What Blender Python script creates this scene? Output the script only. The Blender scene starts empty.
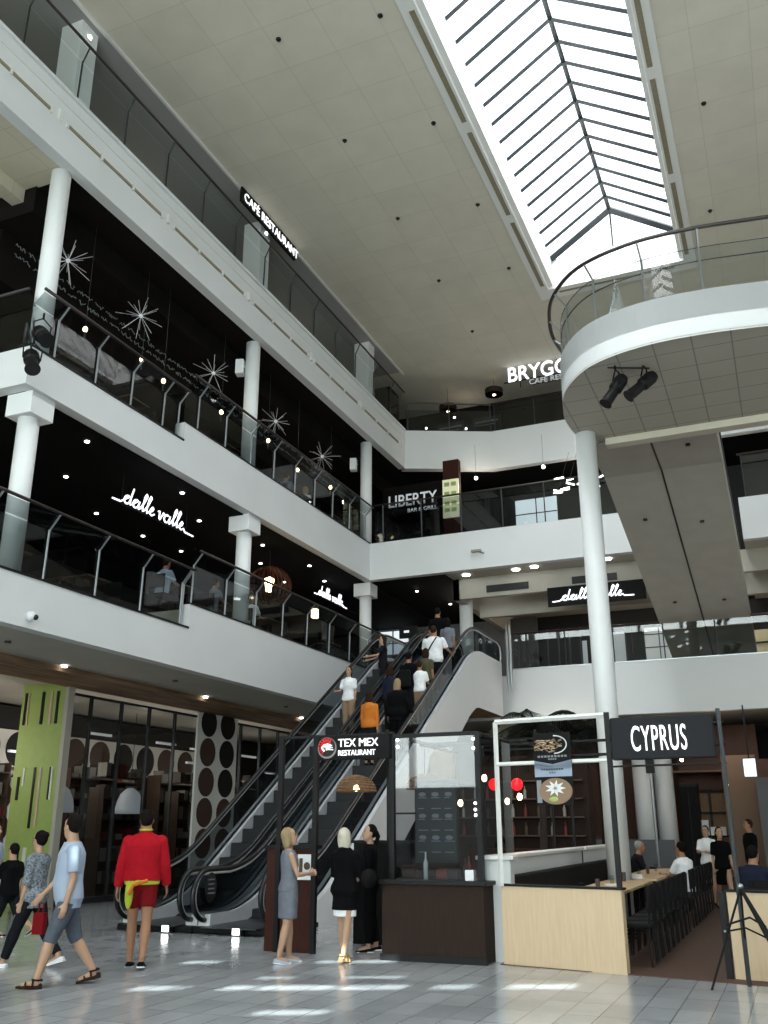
import bpy, bmesh, math, random
from mathutils import Vector, Matrix, Euler
random.seed(7)
C = bpy.context.scene.collection
sc = bpy.context.scene
PI = math.pi
def R(d): return math.radians(d)
V = Vector
# ------------------------------------------------------------------ materials
def lin(h):
    h = h.lstrip('#'); o = []
    for i in (0, 2, 4):
        c = int(h[i:i+2], 16)/255
        o.append(c/12.92 if c <= .04045 else ((c+.055)/1.055)**2.4)
    return (*o, 1)
MATS = {}
def mat(name, col, rough=.6, metal=0, emit=0, spec=.5, var=0, vs=6, stretch=None, bump=0):
    if name in MATS: return MATS[name]
    m = bpy.data.materials.new(name); m.use_nodes = True; nt = m.node_tree; b = nt.nodes['Principled BSDF']
    c = lin(col)
    b.inputs['Base Color'].default_value = c; b.inputs['Roughness'].default_value = rough
    b.inputs['Metallic'].default_value = metal; b.inputs['Specular IOR Level'].default_value = spec
    if emit:
        b.inputs['Emission Color'].default_value = c; b.inputs['Emission Strength'].default_value = emit
    if var or bump:
        tc = nt.nodes.new('ShaderNodeTexCoord'); mp = nt.nodes.new('ShaderNodeMapping'); n = nt.nodes.new('ShaderNodeTexNoise')
        mp.inputs['Scale'].default_value = stretch or (1, 1, 1)
        n.inputs['Scale'].default_value = vs; n.inputs['Detail'].default_value = 4
        nt.links.new(tc.outputs['Object'], mp.inputs[0]); nt.links.new(mp.outputs[0], n.inputs['Vector'])
        if var:
            r = nt.nodes.new('ShaderNodeValToRGB')
            r.color_ramp.elements[0].position = .3; r.color_ramp.elements[1].position = .7
            r.color_ramp.elements[0].color = tuple([x*(1-var) for x in c[:3]]+[1])
            r.color_ramp.elements[1].color = tuple([min(1, x*(1+var)) for x in c[:3]]+[1])
            nt.links.new(n.outputs['Fac'], r.inputs[0]); nt.links.new(r.outputs[0], b.inputs['Base Color'])
        if bump:
            bp = nt.nodes.new('ShaderNodeBump'); bp.inputs['Strength'].default_value = bump; bp.inputs['Distance'].default_value = .02
            nt.links.new(n.outputs['Fac'], bp.inputs['Height']); nt.links.new(bp.outputs[0], b.inputs['Normal'])
    MATS[name] = m; return m
def glassmat(name, tint, refl=.08, rough=.02):
    m = bpy.data.materials.new(name); m.use_nodes = True; nt = m.node_tree; nt.nodes.clear()
    o = nt.nodes.new('ShaderNodeOutputMaterial'); t = nt.nodes.new('ShaderNodeBsdfTransparent'); g = nt.nodes.new('ShaderNodeBsdfGlossy')
    mx = nt.nodes.new('ShaderNodeMixShader'); f = nt.nodes.new('ShaderNodeLayerWeight'); ml = nt.nodes.new('ShaderNodeMath'); pw = nt.nodes.new('ShaderNodeMath')
    ml.operation = 'MULTIPLY_ADD'; ml.inputs[1].default_value = .7; ml.inputs[2].default_value = refl; ml.use_clamp = True; f.inputs[0].default_value = .5; pw.operation = 'POWER'; pw.inputs[1].default_value = 5
    t.inputs[0].default_value = lin(tint); g.inputs['Roughness'].default_value = rough; g.inputs['Color'].default_value = (.9, .9, .9, 1)
    nt.links.new(f.outputs['Facing'], pw.inputs[0]); nt.links.new(pw.outputs[0], ml.inputs[0]); nt.links.new(ml.outputs[0], mx.inputs[0])
    nt.links.new(t.outputs[0], mx.inputs[1]); nt.links.new(g.outputs[0], mx.inputs[2]); nt.links.new(mx.outputs[0], o.inputs[0])
    MATS[name] = m; return m
def brickmat(name, c1, c2, mortar, w, h, ms=.006, rough=.3, off=0., noise=.15, rot=0, bump=.0, axes='xy', ns=1.5):
    m = bpy.data.materials.new(name); m.use_nodes = True; nt = m.node_tree; b = nt.nodes['Principled BSDF']
    g = nt.nodes.new('ShaderNodeNewGeometry'); mp = nt.nodes.new('ShaderNodeMapping'); br = nt.nodes.new('ShaderNodeTexBrick')
    nt.links.new(g.outputs['Position'], mp.inputs[0])
    mp.inputs['Rotation'].default_value = {'xy': (0, 0, rot), 'xz': (R(90), 0, 0), 'yz': (R(90), 0, R(90))}[axes] if axes == 'xy' else {'xz': (R(-90), 0, 0), 'yz': (0, R(90), 0)}[axes]
    br.inputs['Scale'].default_value = 1; br.inputs['Mortar Size'].default_value = ms; br.inputs['Mortar Smooth'].default_value = .1
    br.inputs['Brick Width'].default_value = w; br.inputs['Row Height'].default_value = h; br.offset = off
    br.inputs['Color1'].default_value = lin(c1); br.inputs['Color2'].default_value = lin(c2); br.inputs['Mortar'].default_value = lin(mortar)
    nt.links.new(mp.outputs[0], br.inputs['Vector'])
    n = nt.nodes.new('ShaderNodeTexNoise'); n.inputs['Scale'].default_value = ns; n.inputs['Detail'].default_value = 6
    nt.links.new(mp.outputs[0], n.inputs['Vector'])
    mr = nt.nodes.new('ShaderNodeMapRange'); mr.inputs[1].default_value = .3; mr.inputs[2].default_value = .7; mr.inputs[3].default_value = 1-noise; mr.inputs[4].default_value = 1+noise
    mx = nt.nodes.new('ShaderNodeVectorMath'); mx.operation = 'SCALE'
    nt.links.new(n.outputs['Fac'], mr.inputs[0]); nt.links.new(br.outputs['Color'], mx.inputs[0]); nt.links.new(mr.outputs[0], mx.inputs['Scale'])
    nt.links.new(mx.outputs[0], b.inputs['Base Color']); b.inputs['Roughness'].default_value = rough
    MATS[name] = m; return m
M = MATS
mat('white_paint', '#d6d8d8', .55, var=.03, vs=.7); mat('cream_paint', '#cfc8b4', .6); mat('column_white', '#e2e4e4', .45)
mat('black_ceiling', '#050506', .9, spec=.1, var=.3, vs=3); mat('brown_black', '#141110', .9, spec=.1, var=.15, vs=2); mat('charcoal_wall', '#141416', .8, var=.3, vs=1.5)
mat('wing_grey', '#9a9a98', .8); mat('soffit_grey', '#b3aea2', .7, var=.05, vs=2)
mat('steel', '#a8abad', .3, .9); mat('bright_steel', '#dfe1e3', .3, .5); mat('post_steel', '#85898c', .4, .5); mat('dark_rail', '#2b2422', .35); mat('rubber', '#0c0c0d', .35); mat('alu_deck', '#c3c6ca', .35, .25, var=.06, vs=3)
mat('black_metal', '#0c0c0d', .55, spec=.25); mat('dark_steel', '#4a4d50', .35, .8); mat('step_metal', '#1f2023', .55, .3)
mat('frame_white', '#dcdcd8', .4); mat('skin', '#93694f', .6); mat('skin_pale', '#a8856c', .6)
mat('wood_light', '#c6ae8e', .5, var=.06, vs=5, stretch=(6, 6, .5)); mat('wood_dark', '#2a1e18', .7, spec=.15, var=.25, vs=6, stretch=(8, 8, .6))
mat('wood_red', '#3a1f18', .7, spec=.15, var=.2, vs=6, stretch=(8, 8, .6)); mat('wood_soffit', '#856c56', .8, spec=.1, var=.35, vs=3, stretch=(3, .25, 3))
mat('table_wood', '#b89a72', .45, var=.12, vs=6, stretch=(5, 1, 1)); mat('floor_brown', '#4a3226', .65, var=.2, vs=3, stretch=(1, 6, 1))
mat('wall_brown', '#4f2d1e', .7, var=.1); mat('wall_tan', '#6d5644', .7); mat('wall_grey', '#56585a', .7)
mat('lime', '#9db062', .6, var=.05); mat('black_paint', '#0d0d0e', .5); mat('beige_stripe', '#c9ad98', .6); mat('white_stripe', '#dcdccf', .6)
mat('circle_brown', '#4a352c', .7); mat('circle_black', '#14100f', .7); mat('circle_grey', '#8d8e8c', .7); mat('circle_red', '#8a1c22', .7); mat('wallpaper', '#e6e4de', .7)
mat('sign_black', '#0d0d0e', .7, spec=.2); mat('letter_white', '#ffffff', .5, emit=.9); mat('letter_soft', '#b9bdc0', .5, emit=.5); mat('neon_white', '#f4f8ff', .5, emit=1.6)
mat('sign_grey', '#202124', .7, spec=.2); mat('sign_red', '#b3141b', .5, emit=.5); mat('red_lamp', '#d41018', .4, emit=3); mat('bulb', '#ffdca0', .4, emit=14); mat('bulb_white', '#ffffff', .4, emit=8)
mat('screen_white', '#dfe8ef', .4, emit=.9); mat('screen_panel', '#c9c6a8', .4, emit=.5); mat('menu_black', '#1c1d20', .5); mat('chalk', '#7f8488', .7)
mat('wicker', '#7a5c3e', .7, var=.3, vs=20); mat('palm_green', '#0d110c', .8, spec=.1, var=.3, vs=3); mat('palm_trunk', '#231b15', .8, var=.3, vs=8)
mat('shop_dark', '#15120f', .6); mat('shelf_brown', '#4a382c', .7, var=.15); mat('goods_dark', '#4a403c', .7); mat('goods_light', '#8f8b84', .5); mat('goods_red', '#6d2420', .5)
mat('cone_silver', '#e8e8ea', .15, .9); mat('dome_white', '#dfe4ec', .4, emit=.22); mat('blind_tan', '#857c66', .6, var=.2, vs=8, stretch=(1, 8, 1))
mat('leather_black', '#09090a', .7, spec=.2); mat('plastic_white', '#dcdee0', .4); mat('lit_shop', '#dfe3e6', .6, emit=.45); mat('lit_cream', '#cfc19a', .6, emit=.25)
for n, c in dict(red_cloth='#9c1420', orange_cloth='#c0702c', shirt_blue='#97a3b4', denim='#4e545e', grey_dress='#6c7079', black_cloth='#08080a', dark_cloth='#17181c',
                 white_cloth='#e4e6e8', lime_cloth='#a9b640', maroon='#6a1016', khaki='#8c7560', navy='#1c2130', print_cloth='#6c737a', hair_brown='#2b1e17', hair_dark='#120e0d',
                 hair_blonde='#8f7c5f', hair_silver='#bdb6a6', hair_grey='#8d8a84', sandal='#2a1d16', shoe_black='#0e0e0f', shoe_white='#d2d6da', shoe_blue='#9aa6b4', sandal_tan='#a3865f',
                 bag_black='#131314', lips='#8a4a42', eye='#141010', burgundy='#4a1620', olive='#4c4a38').items():
    mat(n, c, .95, spec=.12, var=.75 if n == 'print_cloth' else .1 if 'cloth' in n or 'hair' in n or n in ('denim', 'grey_dress') else 0, vs=38 if n == 'print_cloth' else 14, stretch=None, bump=.25 if 'cloth' in n or n == 'denim' else 0)
glassmat('glass_clear', '#e6ecec', .03); glassmat('glass_rail', '#b4bcbc', .06); glassmat('glass_shop', '#b4b8b8', .04); glassmat('glass_esc', '#8b9499', .07); glassmat('glass_frame', '#c3c8cb', .06)
glassmat('glass_sky', '#f4f8fa', .04)
brickmat('floor_tile', '#8f9295', '#a3a6a8', '#6e7274', .62, .31, .006, .16, off=0, noise=.16, rot=R(90), ns=1.1)
brickmat('ceiling_tile', '#c9c4b4', '#cdc8b8', '#bdb8a8', 1.2, 1.2, .01, .8, off=.0, noise=.04)
brickmat('balcony_tile', '#bab5a7', '#b7b2a4', '#8f8a7e', .6, .6, .012, .7, off=0, noise=.03)
brickmat('light_tile', '#c4bda8', '#c4bda8', '#b0a994', 1.2, .6, .008, .8, off=0, noise=.03)
# ------------------------------------------------------------------ mesh builder
class MB:
    def __init__(s): s.v = []; s.f = []; s.m = []; s.mi = 0
    def add(s, vs, fs):
        b = len(s.v); s.v += [V(p) for p in vs]; s.f += [tuple(b+i for i in f) for f in fs]; s.m += [s.mi]*len(fs); return s
    def box(s, x0, x1, y0, y1, z0, z1, M_=None):
        vs = [V((x, y, z)) for z in (z0, z1) for y in (y0, y1) for x in (x0, x1)]
        if M_ is not None: vs = [M_ @ p for p in vs]
        return s.add(vs, [(0, 2, 3, 1), (4, 5, 7, 6), (0, 1, 5, 4), (2, 6, 7, 3), (0, 4, 6, 2), (1, 3, 7, 5)])
    def cbox(s, c, sx, sy, sz, rz=0, rx=0, ry=0):
        M_ = Matrix.Translation(c) @ Euler((rx, ry, rz)).to_matrix().to_4x4()
        return s.box(-sx/2, sx/2, -sy/2, sy/2, -sz/2, sz/2, M_)
    def tube(s, pts, r, n=8, cap=True, flat=1.0, up=None):
        pts = [V(p) for p in pts]; rs = r if isinstance(r, (list, tuple)) else [r]*len(pts)
        b = len(s.v); T = []
        for i in range(len(pts)):
            a = pts[max(i-1, 0)]; c = pts[min(i+1, len(pts)-1)]; T.append((c-a).normalized())
        nrm = V(up) if up else (V((0, 0, 1)) if abs(T[0].z) < .9 else V((0, 1, 0)))
        for i, p in enumerate(pts):
            nn = nrm - T[i]*nrm.dot(T[i]); nn = nn.normalized() if nn.length > 1e-6 else V((1, 0, 0)); nrm = nn
            bi = T[i].cross(nn)
            for k in range(n):
                a = 2*PI*k/n; s.v.append(p+nn*math.cos(a)*rs[i]*flat+bi*math.sin(a)*rs[i])
        L = len(pts)
        for i in range(L-1):
            for k in range(n):
                s.f.append((b+i*n+k, b+i*n+(k+1) % n, b+(i+1)*n+(k+1) % n, b+(i+1)*n+k)); s.m.append(s.mi)
        if cap:
            s.f.append(tuple(b+k for k in reversed(range(n)))); s.f.append(tuple(b+(L-1)*n+k for k in range(n))); s.m += [s.mi]*2
        return s
    def loft(s, rings, cap=True):   # rings of equal length point lists
        b = len(s.v); n = len(rings[0])
        for r in rings: s.v += [V(p) for p in r]
        for i in range(len(rings)-1):
            for k in range(n):
                s.f.append((b+i*n+k, b+i*n+(k+1) % n, b+(i+1)*n+(k+1) % n, b+(i+1)*n+k)); s.m.append(s.mi)
        if cap:
            s.f.append(tuple(b+k for k in reversed(range(n)))); s.f.append(tuple(b+(len(rings)-1)*n+k for k in range(n))); s.m += [s.mi]*2
        return s
    def lathe(s, c, prof, n=16):   # prof (r,z)
        return s.loft([[V(c)+V((max(r, .0005)*math.cos(2*PI*k/n), max(r, .0005)*math.sin(2*PI*k/n), z)) for k in range(n)] for r, z in prof])
    def prism(s, poly, axis, a, b):  # poly 2d pts; axis 0:(y,z) 1:(x,z) 2:(x,y)
        def P(p, t): return {0: (t, p[0], p[1]), 1: (p[0], t, p[1]), 2: (p[0], p[1], t)}[axis]
        n = len(poly); B = len(s.v)
        s.v += [V(P(p, a)) for p in poly]+[V(P(p, b)) for p in poly]
        s.f += [tuple(B+i for i in range(n)), tuple(B+n+i for i in reversed(range(n)))]+[(B+i, B+(i+1) % n, B+n+(i+1) % n, B+n+i) for i in range(n)]
        s.m += [s.mi]*(n+2); return s
    def ball(s, c, rx, ry=None, rz=None, n=12, m=8, M_=None):
        ry = ry or rx; rz = rz or rx; rings = []
        for j in range(m+1):
            t = -PI/2+PI*j/m; cr = max(math.cos(t), .02)
            ring = [V((rx*cr*math.cos(2*PI*k/n), ry*cr*math.sin(2*PI*k/n), rz*math.sin(t))) for k in range(n)]
            if M_ is not None: ring = [M_ @ p for p in ring]
            rings.append([p+V(c) for p in ring])
        return s.loft(rings)
    def disc(s, c, r, axis=0, n=24, t=.01, sy=1):
        u, w = {0: (V((0, 1, 0)), V((0, 0, 1))), 1: (V((1, 0, 0)), V((0, 0, 1))), 2: (V((1, 0, 0)), V((0, 1, 0)))}[axis]; nn = u.cross(w)
        return s.loft([[V(c)+u*math.cos(2*PI*k/n)*r+w*math.sin(2*PI*k/n)*r*sy+nn*d for k in range(n)] for d in (-t/2, t/2)])
def mesh(name, mb, mats, smooth=False):
    me = bpy.data.meshes.new(name); me.from_pydata([tuple(p) for p in mb.v], [], mb.f)
    mats = mats if isinstance(mats, (list, tuple)) else [mats]
    for m in mats: me.materials.append(M[m] if isinstance(m, str) else m)
    for p, i in zip(me.polygons, mb.m): p.material_index = i
    bm = bmesh.new(); bm.from_mesh(me); bmesh.ops.recalc_face_normals(bm, faces=bm.faces); bm.to_mesh(me); bm.free()
    if smooth:
        for p in me.polygons: p.use_smooth = True
    return me
def wloc(p):
    l = V((0, 0, 0))
    while p is not None: l = l+p.location; p = p.parent
    return l
def obj(name, mb, mats, parent=None, smooth=False, local=False, bevel=0, label=None):
    me = mesh(name, mb, mats, smooth); o = bpy.data.objects.new(name, me); C.objects.link(o)
    if parent is not None:
        o.parent = parent
        if not local: o.location = -wloc(parent)
    if bevel:
        b = o.modifiers.new('bevel', 'BEVEL'); b.width = bevel; b.segments = 2; b.limit_method = 'ANGLE'
    if label: o['label'] = label
    return o
def tag(o, label, cat, group=None, kind=None):
    o['label'] = label; o['category'] = cat
    if group: o['group'] = group
    if kind: o['kind'] = kind
    return o
def thing(name, label, cat, loc=(0, 0, 0), rz=0, group=None):
    o = bpy.data.objects.new(name, None); C.objects.link(o); o.location = loc; o.rotation_euler = (0, 0, rz); o.empty_display_size = .2
    return tag(o, label, cat, group)
def struct(name, mb, mats, parent=None, smooth=False, label=None, bevel=0):
    o = obj(name, mb, mats, parent, smooth, bevel=bevel)
    if parent is None: o['kind'] = 'structure'
    if label: o['label'] = label
    return o
def dup(root, loc, rz=0, label=None, group=None, scale=None):
    def cp(o, par):
        c = o.copy(); C.objects.link(c)
        if par is not None: c.parent = par
        for ch in KIDS.get(o.name, [x for x in bpy.data.objects if x.parent == o]): cp(ch, c)
        return c
    r = cp(root, None); r.location = loc; r.rotation_euler = (0, 0, rz)
    if label: r['label'] = label
    if group: r['group'] = group
    if scale: r.scale = (scale,)*3
    return r
KIDS = {}
def text(name, s, size, mname, parent, loc, rot, extrude=.01, align='LEFT', shear=0, sx=1, offset=0, sp=1):
    cu = bpy.data.curves.new(name, 'FONT'); cu.body = s; cu.size = size; cu.extrude = extrude; cu.align_x = align; cu.shear = shear; cu.offset = offset; cu.space_character = sp
    t = bpy.data.objects.new('tmp', cu); C.objects.link(t)
    me = bpy.data.meshes.new_from_object(t.evaluated_get(bpy.context.evaluated_depsgraph_get())); bpy.data.objects.remove(t)
    me.materials.clear(); me.materials.append(M[mname])
    o = bpy.data.objects.new(name, me); C.objects.link(o); o.scale = (sx, 1, 1)
    if parent is not None: o.parent = parent; o.location = V(loc)-wloc(parent)
    else: o.location = loc
    o.rotation_euler = rot; return o
FACE_SOUTH = (R(90), 0, 0)       # text readable by someone looking toward +Y
FACE_EAST = (R(90), 0, R(90))    # text readable by someone looking toward -X
# ------------------------------------------------------------------ levels
FX = -11.5                      # face of the left galleries
Z1B, Z1L, Z1H = 4.78, 5.64, 6.18
Z2B, Z2L, Z2H = 9.0, 9.74, 10.2
Z3B, Z3T = 13.93, 15.43
ZC = 17.8
YS = -14.0                      # glazed entrance facade behind the viewer
XR = 9.0
# ------------------------------------------------------------------ floor, ceiling, outer walls
b = MB(); b.box(-24, XR, YS, 36, -.3, 0); struct('floor', b, 'floor_tile')
SX0, SX1, SYN, SY1 = -5.16, -1.03, -6., 25.8
b = MB()
b.box(-24, SX0, YS, 36, ZC, ZC+.4); b.box(SX1, XR, YS, 36, ZC, ZC+.4); b.box(SX0, SX1, SY1, 36, ZC, ZC+.4); b.box(SX0, SX1, YS, SYN, ZC, ZC+.4)
struct('ceiling', b, 'ceiling_tile')
b = MB(); b.box(-24, -11.6, YS, 29, ZC-.03, ZC); struct('ceiling_wing', b, 'wing_grey')
b = MB(); b.box(-11.6, -11.54, YS, 29.2, ZC-.07, ZC); struct('trim_10', b, 'frame_white')
b = MB(); b.box(-24.2, -24, YS, 36, 0, ZC); struct('wall_west', b, 'charcoal_wall')
b = MB(); b.box(-24, XR, 36, 36.2, 0, ZC); struct('wall_north', b, 'charcoal_wall')
b = MB(); b.box(XR, XR+.2, YS, 36, 0, ZC); struct('wall_east', b, 'white_paint')
# glazed entrance facade behind the viewer: wall with tall openings
b = MB(); b.box(-24, XR, YS-.3, YS, 15.6, ZC); b.box(-24, XR, YS-.3, YS, 0, 3.2)
for i in range(12): x = -24+i*3.0; b.box(x-.12 if i else x, x+.12, YS-.3, YS, .4, 15.6)
b.box(-24, XR, YS-.3, YS, 7.0, 7.5); b.box(-24, XR, YS-.3, YS, 11.2, 11.6)
struct('wall_south', b, 'white_paint')
b = MB(); b.box(-24, XR, YS-.18, YS-.16, .4, 15.6); w = struct('window_1', b, 'glass_clear')
# ------------------------------------------------------------------ skylight
ZK, ZRDG, XRDG, YG = 18.8, 20.1, -3.05, 25.6
b = MB()
IN0, IN1 = -5.0, -1.15
b.prism([(SX0, ZC), (SX0-.35, ZC), (SX0-.35, ZC-.05), (SX0+.0, ZC-.05), (SX0+.02, ZC+.02), (IN0, ZC+.05), (IN0, ZK), (SX0-.1, ZK)], 1, SYN, YG)
b.prism([(SX1, ZC), (SX1+.35, ZC), (SX1+.35, ZC-.05), (SX1, ZC-.05), (SX1-.02, ZC+.02), (IN1, ZC+.05), (IN1, ZK), (SX1+.1, ZK)], 1, SYN, YG)
b.box(SX0-.35, SX1+.35, YG, YG+.55, ZC-.05, ZK); b.box(SX0-.3, SX1+.3, SYN-.3, SYN, ZC, ZK)
curb = struct('trim_1', b, 'frame_white', label='white skylight curb')
b = MB()
for i in range(8):
    y1 = YG-.3-i*3.9; y0 = y1-3.5
    for x in (SX0-.12, SX1+.12): b.box(x-.06, x+.06, y0, y1, ZC-.07, ZC-.048)
b.box(SX0+.3, SX1-.3, YG+.2, YG+.28, ZC-.07, ZC-.048)
struct('vent_slot', b, 'blind_tan', curb)
b = MB(); t = .02
b.add([(IN0, SYN, ZK), (XRDG, SYN, ZRDG), (XRDG, YG, ZRDG), (IN0, YG, ZK)], [(0, 1, 2, 3)]); b.add([(IN1, SYN, ZK), (XRDG, SYN, ZRDG), (XRDG, YG, ZRDG), (IN1, YG, ZK)], [(0, 1, 2, 3)])
b.add([(IN0, YG, ZK), (IN1, YG, ZK), (XRDG, YG, ZRDG)], [(0, 1, 2)])
win = struct('window_2', b, 'glass_sky', label='pitched glass skylight')
b = MB(); yy = YG-.1; k = 0
while yy > SYN:
    r = .1 if k == 0 else .065
    b.tube([(IN0, yy, ZK), (XRDG, yy, ZRDG)], r, 4); b.tube([(IN1, yy, ZK), (XRDG, yy, ZRDG)], r, 4); yy -= .72; k += 1
b.tube([(XRDG, SYN, ZRDG), (XRDG, YG, ZRDG)], .07, 6); b.tube([(XRDG, YG, ZK), (XRDG, YG, ZRDG)], .03, 4)
b.tube([(IN0, YG-.02, ZK), (XRDG, YG-.02, ZRDG)], .09, 4); b.tube([(IN1, YG-.02, ZK), (XRDG, YG-.02, ZRDG)], .09, 4)
struct('rafter_frame', b, 'dark_steel', win)
n = 0
for i, (x, y) in enumerate([(-8.22, 13.6), (-8.24, 17.0), (-8.2, 20.4), (-8.2, 23.8), (-5.95, 13.9), (-6, 17.3), (-5.95, 20.7), (-6, 24), (1.2, 15.3), (.1, 19.2), (-.1, 23.5), (-8.2, 27.2), (2.5, 19.4)]):
    b = MB(); b.lathe((x, y, ZC), [(.05, -.03), (.06, -.02), (.06, 0)], 10); b.lathe((x, y, ZC), [(.02, -.07), (.02, -.03)], 6)
    o = obj('ceiling_sprinkler', b, 'black_paint'); tag(o, 'small dark sprinkler head dotted on the tiled atrium ceiling', 'sprinkler', 'sprinklers on the atrium ceiling')
# ------------------------------------------------------------------ gallery slabs
def slab(name, fx, y0, y1, zb, zt, zin_b, under, top_in=None): pass
# level 1, left wing: low edge south of 16.4, raised edge beyond
b = MB(); b.box(FX-.25, FX, -4, 16.4, Z1B, Z1L); b.box(FX-.25, FX, 16.4, 27.8, Z1B, Z1H)
struct('wall_gallery_1', b, 'white_paint', label='white edge band of the first gallery')
b = MB(); b.box(-24, FX-.25, -4, 36, Z1B, Z1L-.1); b.box(-24, FX-.25, -4, 36, Z1B-.004, Z1B); b.box(-24, FX-.25, 16.4, 36, Z1L-.1, 6.08); struct('floor_gallery_1', b, 'soffit_grey')
b = MB(); b.box(FX-.27, FX+.02, -4, 16.4, Z1L, Z1L+.04); b.box(FX-.27, FX+.02, 16.4, 27.8, Z1H, Z1H+.03); struct('trim_2', b, 'black_metal')
# level 1, back wing
YB1 = 27.8
b = MB(); b.box(-7.6, XR, YB1, YB1+.25, 4.68, Z1H); b.box(FX, -7.6, 27.85, 28.0, 4.7, 6.0)
struct('wall_gallery_2', b, 'white_paint', label='white edge band of the back first gallery')
b = MB(); b.box(FX-.2, XR, YB1+.25, 36, 4.9, 6.05); struct('floor_gallery_2', b, 'soffit_grey')
b = MB(); b.box(-7.6, XR, YB1-.02, YB1+.27, Z1H, Z1H+.03); struct('trim_3', b, 'steel')
# level 2 left
b = MB(); b.box(FX-.25, FX, 11.3, 15.75, Z2B, Z2L); b.box(FX-.25, FX, 15.75, 26.0, Z2B, Z2H); b.box(-24, FX, 11.05, 11.3, Z2B, Z2L)
struct('wall_gallery_3', b, 'white_paint', label='white edge band of the second gallery')
b = MB(); b.box(-24, FX-.25, 11.3, 36, Z2B, Z2L-.02); b.box(-24, FX-.25, 15.75, 36, Z2L-.02, 10.1); struct('floor_gallery_3', b, 'black_ceiling')
b = MB(); b.box(FX-.27, FX+.02, 11.03, 15.75, Z2L, Z2L+.04); b.box(FX-.27, FX+.02, 15.75, 26.0, Z2H, Z2H+.03); struct('trim_4', b, 'black_metal')
# level 2 back
b = MB(); b.box(FX-.25, -3.1, 26.0, 26.25, Z2B, Z2H); b.box(-.4, XR, 26.0, 26.25, Z2B, Z2H)
struct('wall_gallery_4', b, 'white_paint', label='white edge band of the back second gallery')
b = MB(); b.box(FX-.25, -3.1, 26.25, 36, Z2B+.1, Z2H-.3); b.box(-.4, XR, 26.25, 36, Z2B+.1, Z2H-.3); struct('floor_gallery_4', b, 'soffit_grey')
b = MB(); b.box(FX-.2, -9.2, 26.3, 36, Z2B+.06, Z2B+.1); struct('ceiling_gallery_1', b, 'black_ceiling')
# dropped service beams under the back second gallery
b = MB(); b.box(-9.2, XR, 27.4, 27.6, 8.45, Z2B+.1); b.box(-8.9, XR, 29.2, 29.4, 8.2, 8.95); b.box(-9.2, -9.0, 27.4, 36, 8.45, 9.1)
bm_ = struct('trim_5', b, 'soffit_grey', label='grey dropped beams with air slots')
b = MB()
for x in (-8.1, -5.4, -2.5, .4, 3.2): b.box(x, x+1.35, 27.36, 27.41, 8.58, 8.8)
struct('air_slot', b, 'black_paint', bm_)
# level 3 left: deep band with slot track
b = MB(); b.box(FX-.25, FX, -4, 29.15, Z3B, Z3T); b.box(FX-.12, FX+.05, -4, 29.1, Z3T-.05, Z3T+.03)
g3 = struct('wall_gallery_5', b, 'white_paint', label='white band of the third gallery with lighting track slot')
b = MB(); y = -3
while y < 28:
    b.box(FX, FX+.02, y, y+3.1, 14.66, 14.73); y += 3.55
struct('track_slot', b, 'blind_tan', g3)
b = MB(); y = -3
while y < 28:
    for q in (0, 1.03, 2.06, 3.1): b.box(FX, FX+.05, y+q-.02, y+q+.02, 14.62, 14.77)
    b.box(FX, FX+.07, y+3.28, y+3.36, 14.62, 14.86); y += 3.55
b.box(FX, FX+.015, -4, 29.1, 15.1, 15.12)
struct('track_bracket', b, 'frame_white', g3)
b = MB(); b.box(-24, FX-.25, -4, 11.75, Z3B+.02, Z3T-.2); struct('ceiling_gallery_2', b, 'light_tile')
b = MB(); b.box(-24, FX-.25, 11.75, 36, Z3B+.02, Z3T-.2); struct('ceiling_gallery_3', b, 'brown_black')
b = MB(); b.box(-24, -12.6, 11.7, 36, 13.35, Z3B+.02); b.box(-14.2, -13.6, 11.9, 36, 12.2, 13.35); struct('ceiling_gallery_4', b, 'brown_black')
b = MB(); b.box(-13.2, -12.9, -4, 11.7, 13.65, Z3B+.02); struct('trim_6', b, 'light_tile')
b = MB(); b.box(-24, FX-.25, 12.0, 26, Z2B-.03, Z2B); struct('ceiling_gallery_5', b, 'black_ceiling')
# level 3 back, with slanted piece into the corner
P3 = [(FX, 29.15), (-8.6, 30.5), (XR, 30.5)]
b = MB(); b.prism([(FX, 29.15), (-8.6, 30.5), (XR, 30.5), (XR, 30.75), (-8.65, 30.75), (FX-.2, 29.4)], 2, Z3B, Z3T)
struct('wall_gallery_6', b, 'white_paint', label='white edge band of the back third gallery')
b = MB(); b.prism([(FX-.25, 29.4), (-8.65, 30.75), (XR, 30.75), (XR, 36), (FX-.25, 36)], 2, Z3B+.02, Z3T-.2); struct('floor_gallery_5', b, 'soffit_grey')
b = MB(); b.box(FX-.2, XR, 30.8, 36, Z3B-.02, Z3B+.02); b.prism([(FX-.25, 29.45), (-8.65, 30.8), (FX-.25, 30.8)], 2, Z3B-.02, Z3B+.02); struct('ceiling_gallery_6', b, 'black_ceiling')
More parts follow.
